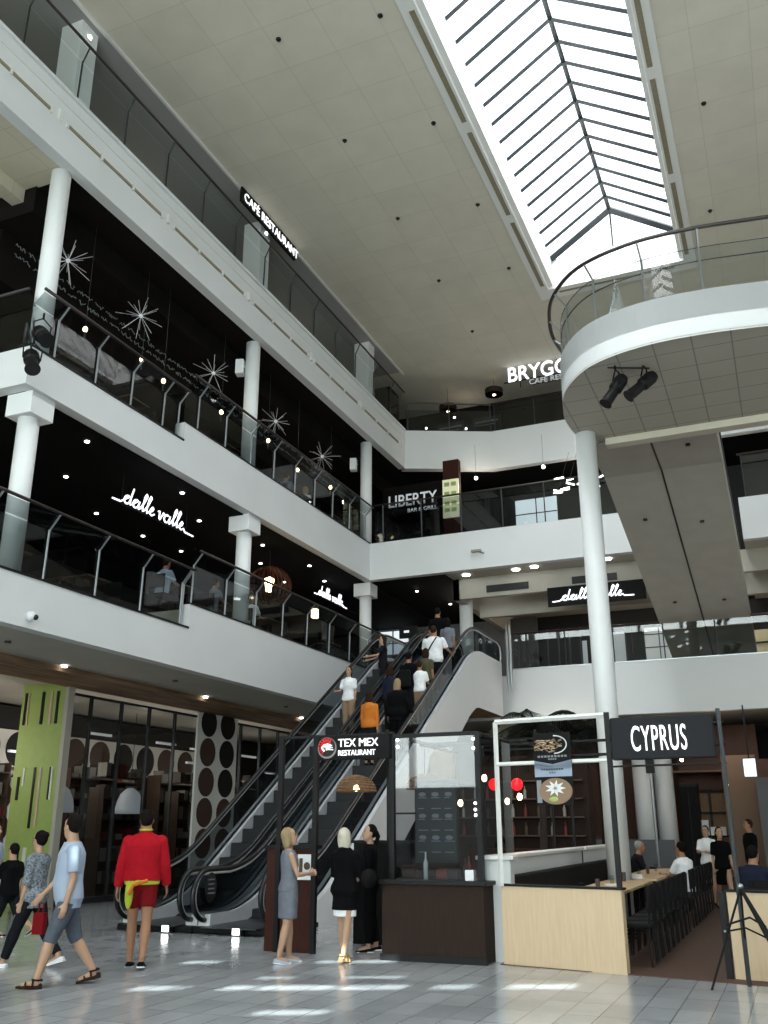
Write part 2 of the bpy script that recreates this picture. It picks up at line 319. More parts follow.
# dark interiors behind the galleries
b = MB(); b.box(-19.2, -19, 11.3, 36, Z2L, 13.4); struct('wall_cafe_1', b, 'charcoal_wall')
b = MB(); b.box(-19.2, -19, -4, 36, Z1L, Z2B); struct('wall_cafe_2', b, 'charcoal_wall')
b = MB(); b.box(-19, 9, 33.5, 33.7, Z2L-.1, Z3B); struct('wall_cafe_3', b, 'charcoal_wall')
b = MB(); b.box(-19.2, -19, -4, 36, Z3T-.2, ZC); struct('wall_cafe_4', b, 'wing_grey')
b = MB(); b.box(-19, XR, 33.0, 33.2, Z3T-.2, ZC); struct('wall_cafe_8', b, 'brown_black')
b = MB(); b.box(-19, 0.5, 34.0, 34.2, 6.0, 9.1); struct('wall_cafe_5', b, 'charcoal_wall')
b = MB(); b.box(.5, XR, 33.0, 33.2, 6.0, 9.1); struct('wall_cafe_6', b, 'wall_brown')
# ------------------------------------------------------------------ columns
def col_round(x, y, z0, z1, r, cap=None, label=''):
    t_ = thing('round_column', label, 'column', (x, y, z0)); b = MB(); b.lathe((x, y, 0), [(r, z0), (r, z1)], 28); obj('shaft', b, 'column_white', t_, True)
    if cap:
        b = MB(); c = cap; b.box(x-c, x+c, y-c, y+c, z1-.42, z1); obj('capital', b, 'column_white', t_, bevel=.01)
    t_['kind'] = 'structure'; return t_
CY = [11.6, 19.05, 26.5]
w3 = ['beside the glass corner at the left', 'in the middle of the gallery', 'at the far inner corner']
for i, y in enumerate(CY):
    col_round(-11.87, y, Z1L-.1, Z2B, .19, .29, 'white round column with square capital on the first gallery ' + w3[i])
    col_round(-11.87, y, Z2L-.1, Z3B, .19, None, 'white round column on the second gallery ' + w3[i])
    tt = thing('square_column', 'white square column on the top gallery ' + w3[i], 'column', (-11.95, y, Z3T-.2)); b = MB(); b.box(-12.3, -11.75, y-.1, y+.4, Z3T-.2, ZC); obj('shaft', b, 'column_white', tt, bevel=.01); tt['kind'] = 'structure'
col_round(-12.6, 4.3, Z1L-.1, Z3B, .19, None, 'white round column near the entrance end')
col_round(-9.12, 28.4, 6.0, 9.1, .22, None, 'white round column at the head of the escalators')
col_round(-2.93, 17.2, 0, 9.0, .2, None, 'tall slender white column carrying the curved balcony')
col_round(-4.3, 30.8, 0, 4.9, .3, None, 'wide white column behind the restaurant, left of a pair')
col_round(-3.75, 31.4, 0, 4.9, .3, None, 'wide white column behind the restaurant, right of a pair')
for (x, y, z, l) in ((-12.15, 18.9, 13.2, 'white box loudspeaker fixed beside the middle second gallery column'), (-12.2, 26.2, 13.1, 'white box loudspeaker fixed beside the far second gallery column')):
    b = MB(); b.cbox((x, y, z), .22, .26, .42, rz=.3); b.box(x, x+.15, y-.02, y+.02, z-.03, z+.03); o = obj('wall_loudspeaker', b, 'plastic_white', bevel=.02); tag(o, l, 'loudspeaker')
# ------------------------------------------------------------------ railings
def railing(label, x0, x1, axis, c, zb, zr, posts, kink=.22, panels=True, group='glass railings of the galleries', rail_m='dark_rail', pm='post_steel', gm='glass_rail'):
    # axis 0: runs along y at x=c (kinks toward +x); axis 1: runs along x at y=c (kinks toward -y)
    def P(a, o, z): return (c+o, a, z) if axis == 0 else (a, c-o, z)
    t_ = thing('glass_railing', label, 'railing', P((x0+x1)/2, 0, zb), group=group)
    for a in posts:
        b = MB(); h = zr-zb; b.tube([P(a, -.02, zb), P(a, -.0, zb+h*.78)], .021, 6); b.tube([P(a, 0, zb+h*.76), P(a, kink, zr-.02)], .019, 6); obj('post', b, pm, t_)
    b = MB(); b.tube([P(x0, kink, zr), P(x1, kink, zr)], .032, 8); obj('handrail', b, rail_m, t_, True)
    ps = sorted([x0]+list(posts)+[x1])
    for p, q in zip(ps[:-1], ps[1:]):
        if q-p < .1: continue
        b = MB(); b.add([P(p+.02, -.03, zb+.04), P(q-.02, -.03, zb+.04), P(q-.02, -.03, zb+(zr-zb)*.78), P(p+.02, -.03, zb+(zr-zb)*.78)], [(0, 1, 2, 3)])
        b.add([P(p+.02, -.02, zb+(zr-zb)*.8), P(q-.02, -.02, zb+(zr-zb)*.8), P(q-.02, kink-.03, zr-.04), P(p+.02, kink-.03, zr-.04)], [(0, 1, 2, 3)]); obj('glass_panel', b, gm, t_)
    return t_
def fr(a, b_, s): 
    o = []; 
    while a < b_: o.append(a); a += s
    return o
railing('glass railing with kinked posts on the lower stretch of the first gallery', 6, 16.35, 0, FX-.1, Z1L, 6.9, fr(6.7, 16.3, 1.36)[:]+[16.28])
railing('glass railing with kinked posts on the raised stretch of the first gallery', 16.5, 27.6, 0, FX-.1, Z1H, 7.38, fr(16.6, 27.5, 1.36))
railing('glass railing on the lower stretch of the second gallery', 11.1, 15.7, 0, FX-.1, Z2L, 10.9, [11.75, 12.9, 14.0, 15.1, 15.65])
railing('glass railing on the raised stretch of the second gallery', 15.85, 26.0, 0, FX-.1, Z2H, 11.4, fr(16.4, 26, 1.18))
railing('glass railing turning left at the end of the second gallery', -18, FX-.15, 1, 11.2, Z2L, 10.9, [-12.6, -13.9, -15.2])
railing('glass railing along the left side of the top gallery', 2, 29.0, 0, FX-.1, Z3T, 16.9, fr(2.5, 29, 1.5), kink=.15, pm='dark_steel', gm='glass_clear')
railing('glass railing at the back of the first gallery beside the escalators', -7.5, 8, 1, YB1+.1, Z1H, 7.3, fr(-7.3, 8, 1.45), kink=.02, pm='dark_steel')
railing('glass railing at the back of the second gallery below the sign', -11.4, -3.2, 1, 26.12, Z2H, 11.5, fr(-11.1, -3.3, 1.32), kink=.02, pm='dark_steel')
railing('short glass railing at the back of the second gallery, beyond the ramp', -.3, 8, 1, 26.12, Z2H, 11.5, fr(-.2, 8, 1.4), kink=.02, pm='dark_steel')
railing('glass railing on the back of the top gallery below the lamps', -8.6, 8, 1, 30.6, Z3T, 16.55, fr(-8.5, 8, 1.5), kink=.02, pm='dark_steel')
t_ = thing('glass_railing', 'slanting glass railing in the far corner of the top gallery', 'railing', (-10, 29.9, Z3T), group='glass railings of the galleries')
b = MB(); b.tube([(FX, 29.25, 16.6), (-8.6, 30.6, 16.55)], .03, 8); obj('handrail', b, 'dark_rail', t_)
b = MB(); b.add([(FX, 29.25, Z3T+.05), (-8.6, 30.6, Z3T+.05), (-8.6, 30.6, 16.3), (FX, 29.25, 16.3)], [(0, 1, 2, 3)]); obj('glass_panel', b, 'glass_rail', t_)
for f_ in (.02, .5, .98):
    b = MB(); x = FX+f_*2.9; y = 29.25+f_*1.35; b.tube([(x, y, Z3T), (x, y, 16.58)], .025, 6); obj('post', b, 'dark_steel', t_)
# ------------------------------------------------------------------ curved balcony
def smooth_path(pts, n=6):
    out = []
    for i in range(len(pts)-1):
        p0 = pts[max(i-1, 0)]; p1 = pts[i]; p2 = pts[i+1]; p3 = pts[min(i+2, len(pts)-1)]
        for k in range(n):
            t_ = k/n; out.append(tuple(.5*((2*p1[j])+(-p0[j]+p2[j])*t_+(2*p0[j]-5*p1[j]+4*p2[j]-p3[j])*t_*t_+(-p0[j]+3*p1[j]-3*p2[j]+p3[j])*t_**3) for j in range(2)))
    out.append(pts[-1]); return out
BAL = smooth_path([(9, 15.6), (6, 15.0), (3, 14.45), (.54, 14.05), (-.46, 13.92), (-1.39, 13.96), (-2.25, 14.3), (-2.83, 15.03), (-3.08, 15.9), (-3.14, 16.6), (-3.05, 17.25), (-2.75, 17.66), (-2.3, 17.75), (9, 17.75)])
b = MB(); b.prism(BAL, 2, 9.0, 9.02); bs = struct('ceiling_balcony', b, 'balcony_tile')
b = MB(); n = len(BAL); Bv = len(b.v)
inn = []
for i, p in enumerate(BAL):
    q0 = V(BAL[max(i-1, 0)]); q1 = V(BAL[min(i+1, n-1)]); t_ = (q1-q0).normalized(); inn.append((p[0]+t_.y*.12, p[1]-t_.x*.12))
inn = [(p[0]*1, p[1]) for p in inn]
for i in range(n-1):
    a, c = BAL[i], BAL[i+1]
    b.add([(a[0], a[1], 8.98), (c[0], c[1], 8.98), (c[0], c[1], 9.78), (a[0], a[1], 9.78)], [(0, 1, 2, 3)])
b.prism(BAL, 2, 9.3, 9.78)
struct('wall_balcony', b, 'white_paint', label='white curved edge of the balcony', smooth=False)
b = MB(); b.box(-2.6, 9, 17.55, 17.8, 8.86, 9.0); struct('trim_7', b, 'cream_paint')
def offs(path, d):
    o = []
    for i, p in enumerate(path):
        q0 = V(path[max(i-1, 0)]); q1 = V(path[min(i+1, len(path)-1)]); t_ = (q1-q0).normalized(); o.append((p[0]+t_.y*d, p[1]-t_.x*d))
    return o
t_ = thing('curved_railing', 'curved glass railing with dark handrail on the rounded balcony', 'railing', (-1.4, 14, 9.78))
mid = BAL[:len(BAL)-1]
sgn = 1
o1 = offs(mid, -.14); 
if (V(o1[40])-V((0, 16))).length < (V(mid[40])-V((0, 16))).length: o1 = offs(mid, .14); sgn = -1
b = MB(); b.tube([(p[0], p[1], 10.85) for p in o1], .035, 8); obj('handrail', b, 'dark_rail', t_, True)
for nm, z, r in (('rod', 10.35, .012), ('rod', 10.6, .008)):
    b = MB(); b.tube([(p[0], p[1], z) for p in offs(mid, .06*sgn)], r, 6); obj('middle_rail', b, 'dark_rail', t_, True)
for i in range(5, len(mid)-3, 6):
    p = offs(mid, .06*sgn)[i]; q = o1[i]; b = MB(); b.tube([(p[0], p[1], 9.78), (p[0], p[1], 10.6), (q[0], q[1], 10.83)], .022, 6); obj('post', b, 'steel', t_)
gp = offs(mid, .05*sgn); b = MB()
for i in range(len(gp)-1): b.add([(gp[i][0], gp[i][1], 9.82), (gp[i+1][0], gp[i+1][1], 9.82), (gp[i+1][0], gp[i+1][1], 10.6), (gp[i][0], gp[i][1], 10.6)], [(0, 1, 2, 3)])
obj('glass_panel', b, 'glass_clear', t_)
b = MB(); b.lathe((-1.72, 14.25, 9.78), [(.17, 0), (.16, .03), (.04, .62), (.03, .7), (.002, .72)], 12); b.tube([(-1.72, 14.11, 9.8), (-1.72, 14.21, 10.4)], .02, 6); o = obj('cone_lamp', b, 'cone_silver', smooth=False); tag(o, 'shiny silver cone standing on the curved balcony edge', 'ornament')
# ramp from the balcony down to the first gallery
b = MB(); XA, XB = -3.02, -.52
b.prism([(17.7, 9.0), (19.8, 9.0), (27.8, 7.28), (33.0, 6.1), (33.0, 6.9), (27.8, 8.2), (19.8, 9.8), (17.7, 9.8)], 0, XA, XB)
rp = struct('wall_ramp', b, 'soffit_grey', label='grey underside of the ramp between balcony and first gallery')
b = MB(); b.prism([(17.7, 8.99), (19.8, 8.99), (27.8, 7.27), (33.0, 6.09), (33, 6.11), (27.8, 7.3), (19.8, 9.01), (17.7, 9.01)], 0, -1.8, -1.76); struct('joint_line', b, 'black_paint', rp)
b = MB()
for x, y in ((-2.45, 21.8), (-1.2, 22.2), (-2.4, 26.5), (-1.1, 26.6), (-1.1, 18.5)):
    z = 9.0 if y < 19.8 else 9.0-(y-19.8)*.215; b.lathe((x, y, z), [(.05, -.04), (.05, .0)], 10)
struct('sprinkler_head', b, 'black_paint', rp)
for (x, s_) in ((XA+.03, 'left'), (XB-.03, 'right')):
    b = MB(); b.tube([(x, 17.8, 10.8), (x, 19.8, 10.8), (x, 27.8, 9.2), (x, 31, 8.6)], .03, 6)
    for y in (18.5, 20, 22, 24, 26): b.tube([(x, y, 9.6 if y < 20 else 9.8-(y-19.8)*.2), (x, y, 10.8 if y < 19.8 else 10.8-(y-19.8)*.2)], .02, 6)
    o = obj('ramp_handrail', b, 'dark_steel'); tag(o, 'thin metal handrail along the %s side of the ramp' % s_, 'railing')
# ------------------------------------------------------------------ theatre spotlights
def spot(label, p, d, L=.55, r=.1):
    p = V(p); d = V(d).normalized(); t_ = thing('stage_spotlight', label, 'spotlight', p, group='black stage spotlights')
    b = MB(); b.tube([p-d*.02, p+d*L*.1, p+d*L*.45, p+d*L*.5, p+d*L], [r*.8, r*1.05, r*1.05, r*.8, r*.85], 14); obj('lamp_body', b, 'black_metal', t_)
    b = MB(); b.tube([p+d*L*.97, p+d*L*1.02], [r*.9, r*1.02], 14); obj('lens_ring', b, 'rubber', t_)
    s = d.cross(V((0, 0, 1))).normalized(); c = p+d*L*.35
    b = MB(); b.tube([c-s*r*1.1, c-s*r*1.2+V((0, 0, .2)), c+V((0, 0, .32)), c+s*r*1.2+V((0, 0, .2)), c+s*r*1.1], .014, 6); b.tube([c+V((0, 0, .3)), c+V((0, 0, .42))], .02, 6); obj('yoke', b, 'black_metal', t_)
    return t_
spot('black spotlight hung under the curved balcony, left one', (-1.78, 14.55, 8.78), (-.42, -.25, -.72), .6, .11); spot('black spotlight hung under the curved balcony, right one', (-1.3, 14.75, 8.82), (-.6, -.3, -.58), .6, .11)
b = MB(); b.tube([(-2.0, 14.45, 8.97), (-1.35, 14.75, 8.97)], .016, 6); o = obj('lighting_bar', b, 'dark_steel'); tag(o, 'short metal bar under the balcony that carries two spotlights', 'lighting bar')
spot('black spotlight at the corner of the second gallery, upper one', (-11.05, 10.75, 9.75), (.5, -.2, -.45), .5, .13); spot('black spotlight at the corner of the second gallery, lower one', (-11.1, 10.7, 9.3), (.3, -.2, -.5), .5, .13)
b = MB(); b.tube([(-11.45, 11.05, 9.6), (-11.3, 10.7, 9.95), (-11.2, 10.6, 9.5)], .02, 6); o = obj('lighting_bracket', b, 'dark_steel'); tag(o, 'bent bracket holding two spotlights at the second gallery corner', 'bracket')
b = MB(); b.ball((FX+.05, 11.8, 4.98), .085); b.mi = 1; b.ball((FX+.12, 11.83, 4.96), .05); o = obj('security_camera', b, ['plastic_white', 'rubber'], smooth=True); tag(o, 'small dome security camera on the first gallery band', 'camera')
b = MB(); b.box(-8.1, -7.8, 25.86, 25.98, 9.5, 9.56); b.tube([(-7.85, 25.95, 9.5), (-7.7, 25.85, 9.42)], .03, 6); o = obj('security_camera', b, 'goods_light'); tag(o, 'small bullet camera on the back second gallery band', 'camera')
# ------------------------------------------------------------------ escalators
Y0, Y1 = 15.2, 24.61
ZU = 6.05
def nz(y): return 0 if y < Y0 else (ZU if y > Y1 else (y-Y0)*ZU/(Y1-Y0))
def nzs(y):   # softened
    return sum(nz(y+d) for d in (-.6, -.3, 0, .3, .6))/5
YN0, YN1 = 13.9, 27.3
def escalator(xc, label, hide_left=False):
    t_ = thing('escalator', label, 'escalator', (xc, Y0, 0), group='pair of escalators')
    ys = [YN0+i*(YN1-YN0)/60 for i in range(61)]
    low = lambda y: max(0.0, min(nzs(y)-1.25, 4.75)) if y < 24.2 else 4.7
    for s in (-1, 1):
        xi, xo = xc+s*.52, xc+s*.735
        b = MB()   # outer cladding
        top = [(y, nzs(y)+.28) for y in ys]; bot = [(y, 0.0 if nzs(y)-1.25 < 0 else min(nzs(y)-1.25, 4.72)) for y in ys]
        for i in range(60):
            b.add([(xo, ys[i], bot[i][1]), (xo, ys[i+1], bot[i+1][1]), (xo, ys[i+1], top[i+1][1]), (xo, ys[i], top[i][1])], [(0, 1, 2, 3)])
        b.add([(xo, YN0, 0), (xi, YN0, 0), (xi, YN0, .28), (xo, YN0, .28)], [(0, 1, 2, 3)])
        obj('side_cladding', b, 'alu_deck' if False else 'white_paint', t_)
        b = MB(); xh = xc+s*.62   # aluminium deck
        for i in range(60):
            for (p, q) in ((xh+.03*s, xo), (xi, xh-.03*s)):
                b.add([(p, ys[i], nzs(ys[i])+.29), (p, ys[i+1], nzs(ys[i+1])+.29), (q, ys[i+1], nzs(ys[i+1])+.28), (q, ys[i], nzs(ys[i])+.28)], [(0, 1, 2, 3)])
        obj('deck', b, 'alu_deck', t_)
        b = MB()
        for i in range(60): b.add([(xi, ys[i], max(nzs(ys[i])-.25, -.01)), (xi, ys[i+1], max(nzs(ys[i+1])-.25, -.01)), (xi, ys[i+1], nzs(ys[i+1])+.03), (xi, ys[i], nzs(ys[i])+.03)], [(0, 1, 2, 3)])
        obj('skirt', b, 'black_metal', t_)
        b = MB()
        for i in range(60): b.add([(xi-.006*s, ys[i], nzs(ys[i])+.03), (xi-.006*s, ys[i+1], nzs(ys[i+1])+.03), (xi, ys[i+1], nzs(ys[i+1])+.29), (xi, ys[i], nzs(ys[i])+.29)], [(0, 1, 2, 3)])
        obj('inner_panel', b, 'alu_deck', t_)
        # glass + newel
        hp = [(y, nzs(y)+.95) for y in ys]
        def newel(yc, zc, sg):
            return [(yc-sg*math.sin(a)*.38, zc+.38*math.cos(a)) for a in [PI*k/12 for k in range(13)]]
        n0 = newel(YN0, .57, 1); n1 = newel(YN1, ZU+.57, -1)
        b = MB()
        for i in range(60): b.add([(xh, ys[i], nzs(ys[i])+.27), (xh, ys[i+1], nzs(ys[i+1])+.27), (xh, ys[i+1], hp[i+1][1]), (xh, ys[i], hp[i][1])], [(0, 1, 2, 3)])
        for nn in (n0, n1): b.add([(xh, y, z) for y, z in nn], [tuple(range(len(nn)))])
        obj('glass_balustrade', b, 'glass_esc', t_)
        path = [(xh, y, z) for y, z in reversed(n0)]+[(xh, y, z) for y, z in hp[1:-1]]+[(xh, y, z) for y, z in n1]
        b = MB(); b.tube(path, .042, 8, up=(1, 0, 0)); obj('handrail', b, 'rubber', t_, True)
        b = MB(); b.tube([(p[0], p[1]+(.05 if j < 13 else (-.055 if j > len(path)-14 else 0)), p[2]-(.05 if 10 < j < len(path)-10 else 0)) for j, p in enumerate(path)], .028, 6, up=(1, 0, 0)); obj('handrail_guide', b, 'bright_steel', t_, True)
    # steps
    n = 23; dz = ZU/n; dy = (Y1-Y0)/n
    st = None
    for i in range(n):
        if st is None:
            b = MB(); b.box(-.5, .5, 0, dy+.02, -.04, 0); b.box(-.5, .5, -.02, .02, -dz, -.0)
            for k in range(16): b.box(-.49+k*.0645, -.47+k*.0645, 0, dy, 0, .008)
            st = obj('step', b, 'step_metal', t_, local=True); st.location = (0, 0, dz)
        else:
            c = st.copy(); C.objects.link(c); c.parent = t_; c.location = (0, i*dy, (i+1)*dz)
    b = MB(); b.box(xc-.5, xc+.5, 13.6, Y0, 0.1, .115); obj('comb_plate', b, 'dark_steel', t_); b = MB(); b.box(xc-.5, xc+.5, Y1, 28.2, ZU-.05, ZU+.01); obj('landing_plate', b, 'dark_steel', t_)
    b = MB()
    pr = []
    for i in range(61):
        if ys[i] > Y0+1.8: pr.append((ys[i], min(nzs(ys[i])-1.25, 4.72)))
    b = MB()
    for p, q in zip(pr[:-1], pr[1:]): b.add([(xc-.735, p[0], max(p[1], .01)), (xc+.735, p[0], max(p[1], .01)), (xc+.735, q[0], max(q[1], .01)), (xc-.735, q[0], max(q[1], .01))], [(0, 1, 2, 3)])
    obj('underside', b, 'wood_soffit', t_)
    b = MB(); b.box(xc-.74, xc+.74, 13.75, 15.3, .0, .1); obj('base_plinth', b, 'black_metal', t_, bevel=.02)
    return t_
XE1, XE2 = -9.93, -8.43
escalator(XE1, 'escalator on the side of the shop, carrying people down')
escalator(XE2, 'escalator next to the kiosk, carrying a crowd up')
b = MB(); b.disc((-9.0, 13.95, .68), .17, 0, 20, .01, 1.35); o = obj('warning_sticker', b, 'black_paint'); 
b2 = MB(); [b2.box(-8.995, -8.99, 13.86, 14.04, .58+k*.07, .6+k*.07) for k in range(4)]; o2 = obj('print_lines', b2, 'chalk', o); tag(o, 'round black sticker on the lower escalator glass', 'sticker')
for x, y, w_ in ((-9.6, 13.66, 'left'), (-8.28, 13.66, 'right')):
    tt = thing('floor_light', 'small bright floor light at the escalator foot, %s one' % w_, 'floor light', (x, y, 0)); b = MB(); b.cbox((x, y, .06), .16, .1, .12); obj('housing', b, 'dark_steel', tt)
    b = MB(); b.cbox((x, y-.055, .07), .12, .01, .09); obj('lamp', b, 'bulb_white', tt)
for i, (x, y) in enumerate(((-7.45, 27.1), (-7.3, 26.9))):
    b = MB(); b.lathe((x, y, 0), [(.004, 5.35), (.05, 5.7), (.05, 7.1), (.002, 7.5)], 8); o = obj('pointed_post', b, 'steel'); tag(o, 'slim pointed metal post at the escalator head, %s' % ('front one' if i else 'rear one'), 'post', 'pointed posts')
# ------------------------------------------------------------------ ground floor shop, left
b = MB(); b.box(-15.0, -13.6, -4, 31, 4.66, Z1B-.005); struct('trim_8', b, 'wood_soffit', label='wood grain bulkhead above the shop glazing')
b = MB(); b.box(-19.1, -19, -4, 33, 0, 4.7); struct('wall_shop', b, 'shop_dark')
b = MB(); b.box(-19, -8, 32.9, 33.1, 0, 4.7); b.box(-19, -15.0, 10.0, 10.2, 0, 4.6); struct('wall_shop_2', b, 'shop_dark')
ym = [17.7+i*1.12 for i in range(12)]
b = MB(); b.add([(-15, 17.0, .1), (-15, 31, .1), (-15, 31, 4.56), (-15, 17.0, 4.56)], [(0, 1, 2, 3)]); w = struct('window_3', b, 'glass_shop', label='tall glazed shop front')
b = MB()
for y in ym: b.box(-15.04, -14.96, y-.03, y+.03, 0, 4.56)
b.box(-15.03, -14.97, 17, 31, 4.5, 4.56); b.box(-15.04, -14.96, 17, 31, 0, .12)
struct('window_frame', b, 'dark_steel', w)
# lime pillar panel
t_ = thing('striped_pillar', 'lime green pillar panel with black and white stripes at the shop corner', 'pillar', (-15.5, 17, 0))
b = MB(); b.box(-16.3, -15.0, 16.85, 17.0, 0, 4.78); obj('panel', b, 'lime', t_)
b = MB(); b.box(-15.0, -14.9, 16.8, 17.0, 0, 4.78); obj('edge_trim', b, 'soffit_grey', t_)
def stripes(lst, nm, m):
    b = MB()
    for (x, z0, z1, w_) in lst: b.box(x-.15, x-.15+w_, 16.825, 16.85, z0, z1)
    obj(nm, b, m, t_)
stripes([(-16.05, 3.85, 4.58, .05), (-15.55, 3.85, 4.58, .07), (-15.12, 3.85, 4.58, .06), (-16.0, 2.2, 2.7, .06), (-15.55, 1.6, 2.9, .05), (-15.8, .1, 1.2, .08), (-15.1, 2.2, 2.9, .03)], 'black_stripe', 'black_paint')
stripes([(-15.3, 3.85, 4.58, .06), (-15.38, 1.6, 2.9, .05), (-15.95, 3.85, 4.58, .03)], 'beige_stripe', 'beige_stripe')
stripes([(-15.6, .1, 1.2, .09), (-15.05, 2.2, 2.9, .04), (-15.85, 2.5, 2.9, .04)], 'white_stripe', 'white_stripe')
# circle wall panel in the glazing
def circles(name, label, x, y0, dy, nys, z0, dz, nzs_, r, cols, axis=0, parent=None):
    t_ = thing(name, label, 'wall panel', (x, y0, 0)); b = MB()
    if axis == 0: b.box(x-.06, x, y0-dy*.55, y0+dy*(nys-.45), z0-dz*.6, z0+dz*(nzs_-.4))
    else: b.box(y0-dy*.55, y0+dy*(nys-.45), x, x+.06, z0-dz*.6, z0+dz*(nzs_-.4))
    obj('board', b, 'wallpaper', t_)
    b = MB(); ms = sorted(set(cols)); 
    for i in range(nys):
        for k in range(nzs_):
            b.mi = ms.index(cols[(i*nzs_+k) % len(cols)])
            if axis == 0: b.disc((x+.006, y0+i*dy, z0+k*dz), r, 0, 24, .012)
            else: b.disc((y0+i*dy, x-.006, z0+k*dz), r, 1, 24, .012)
    obj('circle_print', b, ms, t_); return t_
circles('circle_panel', 'white panel with two columns of large dark circles beside the shop glazing', -14.93, 22.6, .98, 2, .4, .8, 6, .385, ['circle_grey', 'circle_brown', 'circle_brown', 'circle_brown', 'circle_brown', 'circle_black', 'circle_grey', 'circle_brown', 'circle_brown', 'circle_black', 'circle_black', 'circle_black'])
circles('circle_panel', 'high strip of large dark circles on the rear shop wall', -18.9, 18.5, 1.1, 11, 3.6, .8, 1, .45, ['circle_brown', 'circle_black', 'circle_black', 'circle_brown'])
circles('circle_panel', 'patterned wall of red and brown circles at the far left of the shop', 17.9, -18.3, .72, 4, .9, .72, 3, .31, ['circle_brown', 'circle_red', 'circle_red', 'circle_red', 'circle_brown', 'circle_brown', 'circle_red'], axis=1)
# shelves with goods
def shelf_unit(x, y, rz, label, h=3.1):
    t_ = thing('shelving_unit', label, 'shelf', (x, y, 0), rz, 'dark shelving units inside the shop')
    b = MB(); b.box(-.9, -.86, -.25, .25, 0, h); b.box(.86, .9, -.25, .25, 0, h); b.box(-.9, .9, .22, .25, 0, h); obj('carcass', b, 'shelf_brown', t_, local=True)
    for k in range(6):
        b = MB(); b.box(-.86, .86, -.25, .22, .25+k*.52, .28+k*.52); obj('shelf_board', b, 'shelf_brown', t_, local=True)
    b = MB(); rr = random.Random(int(y*10))
    for k in range(6):
        xx = -.8
        while xx < .7:
            w_ = rr.uniform(.08, .3); hh = rr.uniform(.1, .36); b.mi = rr.choice([0, 0, 1, 1, 2]); b.box(xx, xx+w_, -.2, .1, .28+k*.52, .28+k*.52+hh); xx += w_+rr.uniform(.02, .2)
    o = obj('packed_goods', b, ['goods_dark', 'goods_light', 'goods_red'], t_, local=True); o['kind'] = 'stuff'
    return t_
pl = ['left of the first lamp', 'behind the first lamp', 'between the lamps', 'behind the second lamp', 'right of the second lamp', 'behind the circle panel', 'right of the circle panel', 'behind the escalator rail', 'at the far end']
for i in range(9): shelf_unit(-17.6 if i % 2 else -18.3, 15.0+i*1.95, R(-90)*-1, 'dark shelving unit with packed goods in the shop, ' + pl[i])
for i in range(3): shelf_unit(-16.6, 21.0+i*3.3, R(90), 'lower shelving unit with goods near the shop glass, ' + ['nearest the lamps', 'behind the circle panel edge', 'far right'][i], 2.6)
for i, (x, y, w_) in enumerate(((-15.9, 17.95, 'behind the man in blue'), (-15.9, 20.6, 'above the person in red'))):
    t_ = thing('dome_pendant', 'large white dome pendant lamp in the shop, ' + w_, 'pendant lamp', (x, y, 4.5), group='white dome pendants'); b = MB(); b.lathe((x, y, 1.95), [(.36, 0), (.36, .12), (.33, .3), (.24, .5), (.1, .62), (.03, .64)], 24); obj('shade', b, 'dome_white', t_, True)
    b = MB(); b.tube([(x, y, 2.55), (x, y, 4.5)], .008, 5); obj('cord', b, 'black_paint', t_)
    b = MB(); b.disc((x, y, 1.98), .3, 2, 20, .02); obj('diffuser', b, 'screen_white', t_)
for i in range(12):
    y = 17.6+i*1.1; x = -16.2-(i*37 % 20)*.1; z = [3.9, 3.4, 1.9, 4.0, 2.9][i % 5]
    b = MB(); b.box(x-.04, x+.04, y-.45, y+.45, z, z+.06); o = obj('strip_light', b, 'lit_shop'); tag(o, 'small white strip light glowing inside the dark shop', 'strip light', 'shop strip lights')
b = MB(); b.box(-14.6, -13.4, 13.6, 14.2, 0, .02); b = MB()
t_ = thing('cafe_chair', 'white cafe chair at the left edge by the shop', 'chair', (-13.6, 13.9, 0)); b = MB(); b.cbox((-13.6, 13.9, .82), .42, .04, .34); b.cbox((-13.6, 14.1, .46), .42, .42, .04); obj('seat', b, 'plastic_white', t_, bevel=.015)
for dx in (-.18, .18):
    for dy in (-.02, .38): b = MB(); b.tube([(-13.6+dx, 13.9+dy, 0), (-13.6+dx, 13.9+dy, .46)], .015, 6); obj('leg', b, 'dark_steel', t_)
t_ = thing('cafe_table', 'small dark table at the left edge beside a white chair', 'table', (-14.4, 14.6, 0)); b = MB(); b.cbox((-14.4, 14.6, .72), .8, .8, .04); obj('table_top', b, 'shelf_brown', t_)
b = MB(); b.tube([(-14.4, 14.6, 0), (-14.4, 14.6, .7)], .03, 8); b.disc((-14.4, 14.6, .015), .25, 2, 16, .03); obj('pedestal', b, 'black_metal', t_)
# ------------------------------------------------------------------ Tex Mex kiosk
YK = 12.2
t_ = thing('kiosk_screen', 'black metal frame of the tex mex kiosk with glass screen', 'frame', (-5.4, YK, 0))
for x, z1 in ((-6.78, 2.86), (-6.22, 2.86), (-5.05, 2.86), (-3.82, 2.82)):
    b = MB(); b.box(x-.035, x+.035, YK-.035, YK+.035, 0, z1); obj('post', b, 'black_metal', t_)
b = MB(); b.box(-5.62, -5.56, YK+1.15, YK+1.2, 0, 2.5); obj('post', b, 'black_metal', t_)
for (x0, x1, z) in ((-5.05, -3.82, 2.8), (-5.05, -3.82, 1.78), (-6.22, -5.05, 2.83)):
    b = MB(); b.box(x0, x1, YK-.03, YK+.03, z-.025, z+.025) if z != 1.78 else b.box(x0, x0+.35, YK-.02, YK+.02, z-.012, z+.012); obj('crossbar', b, 'black_metal', t_)
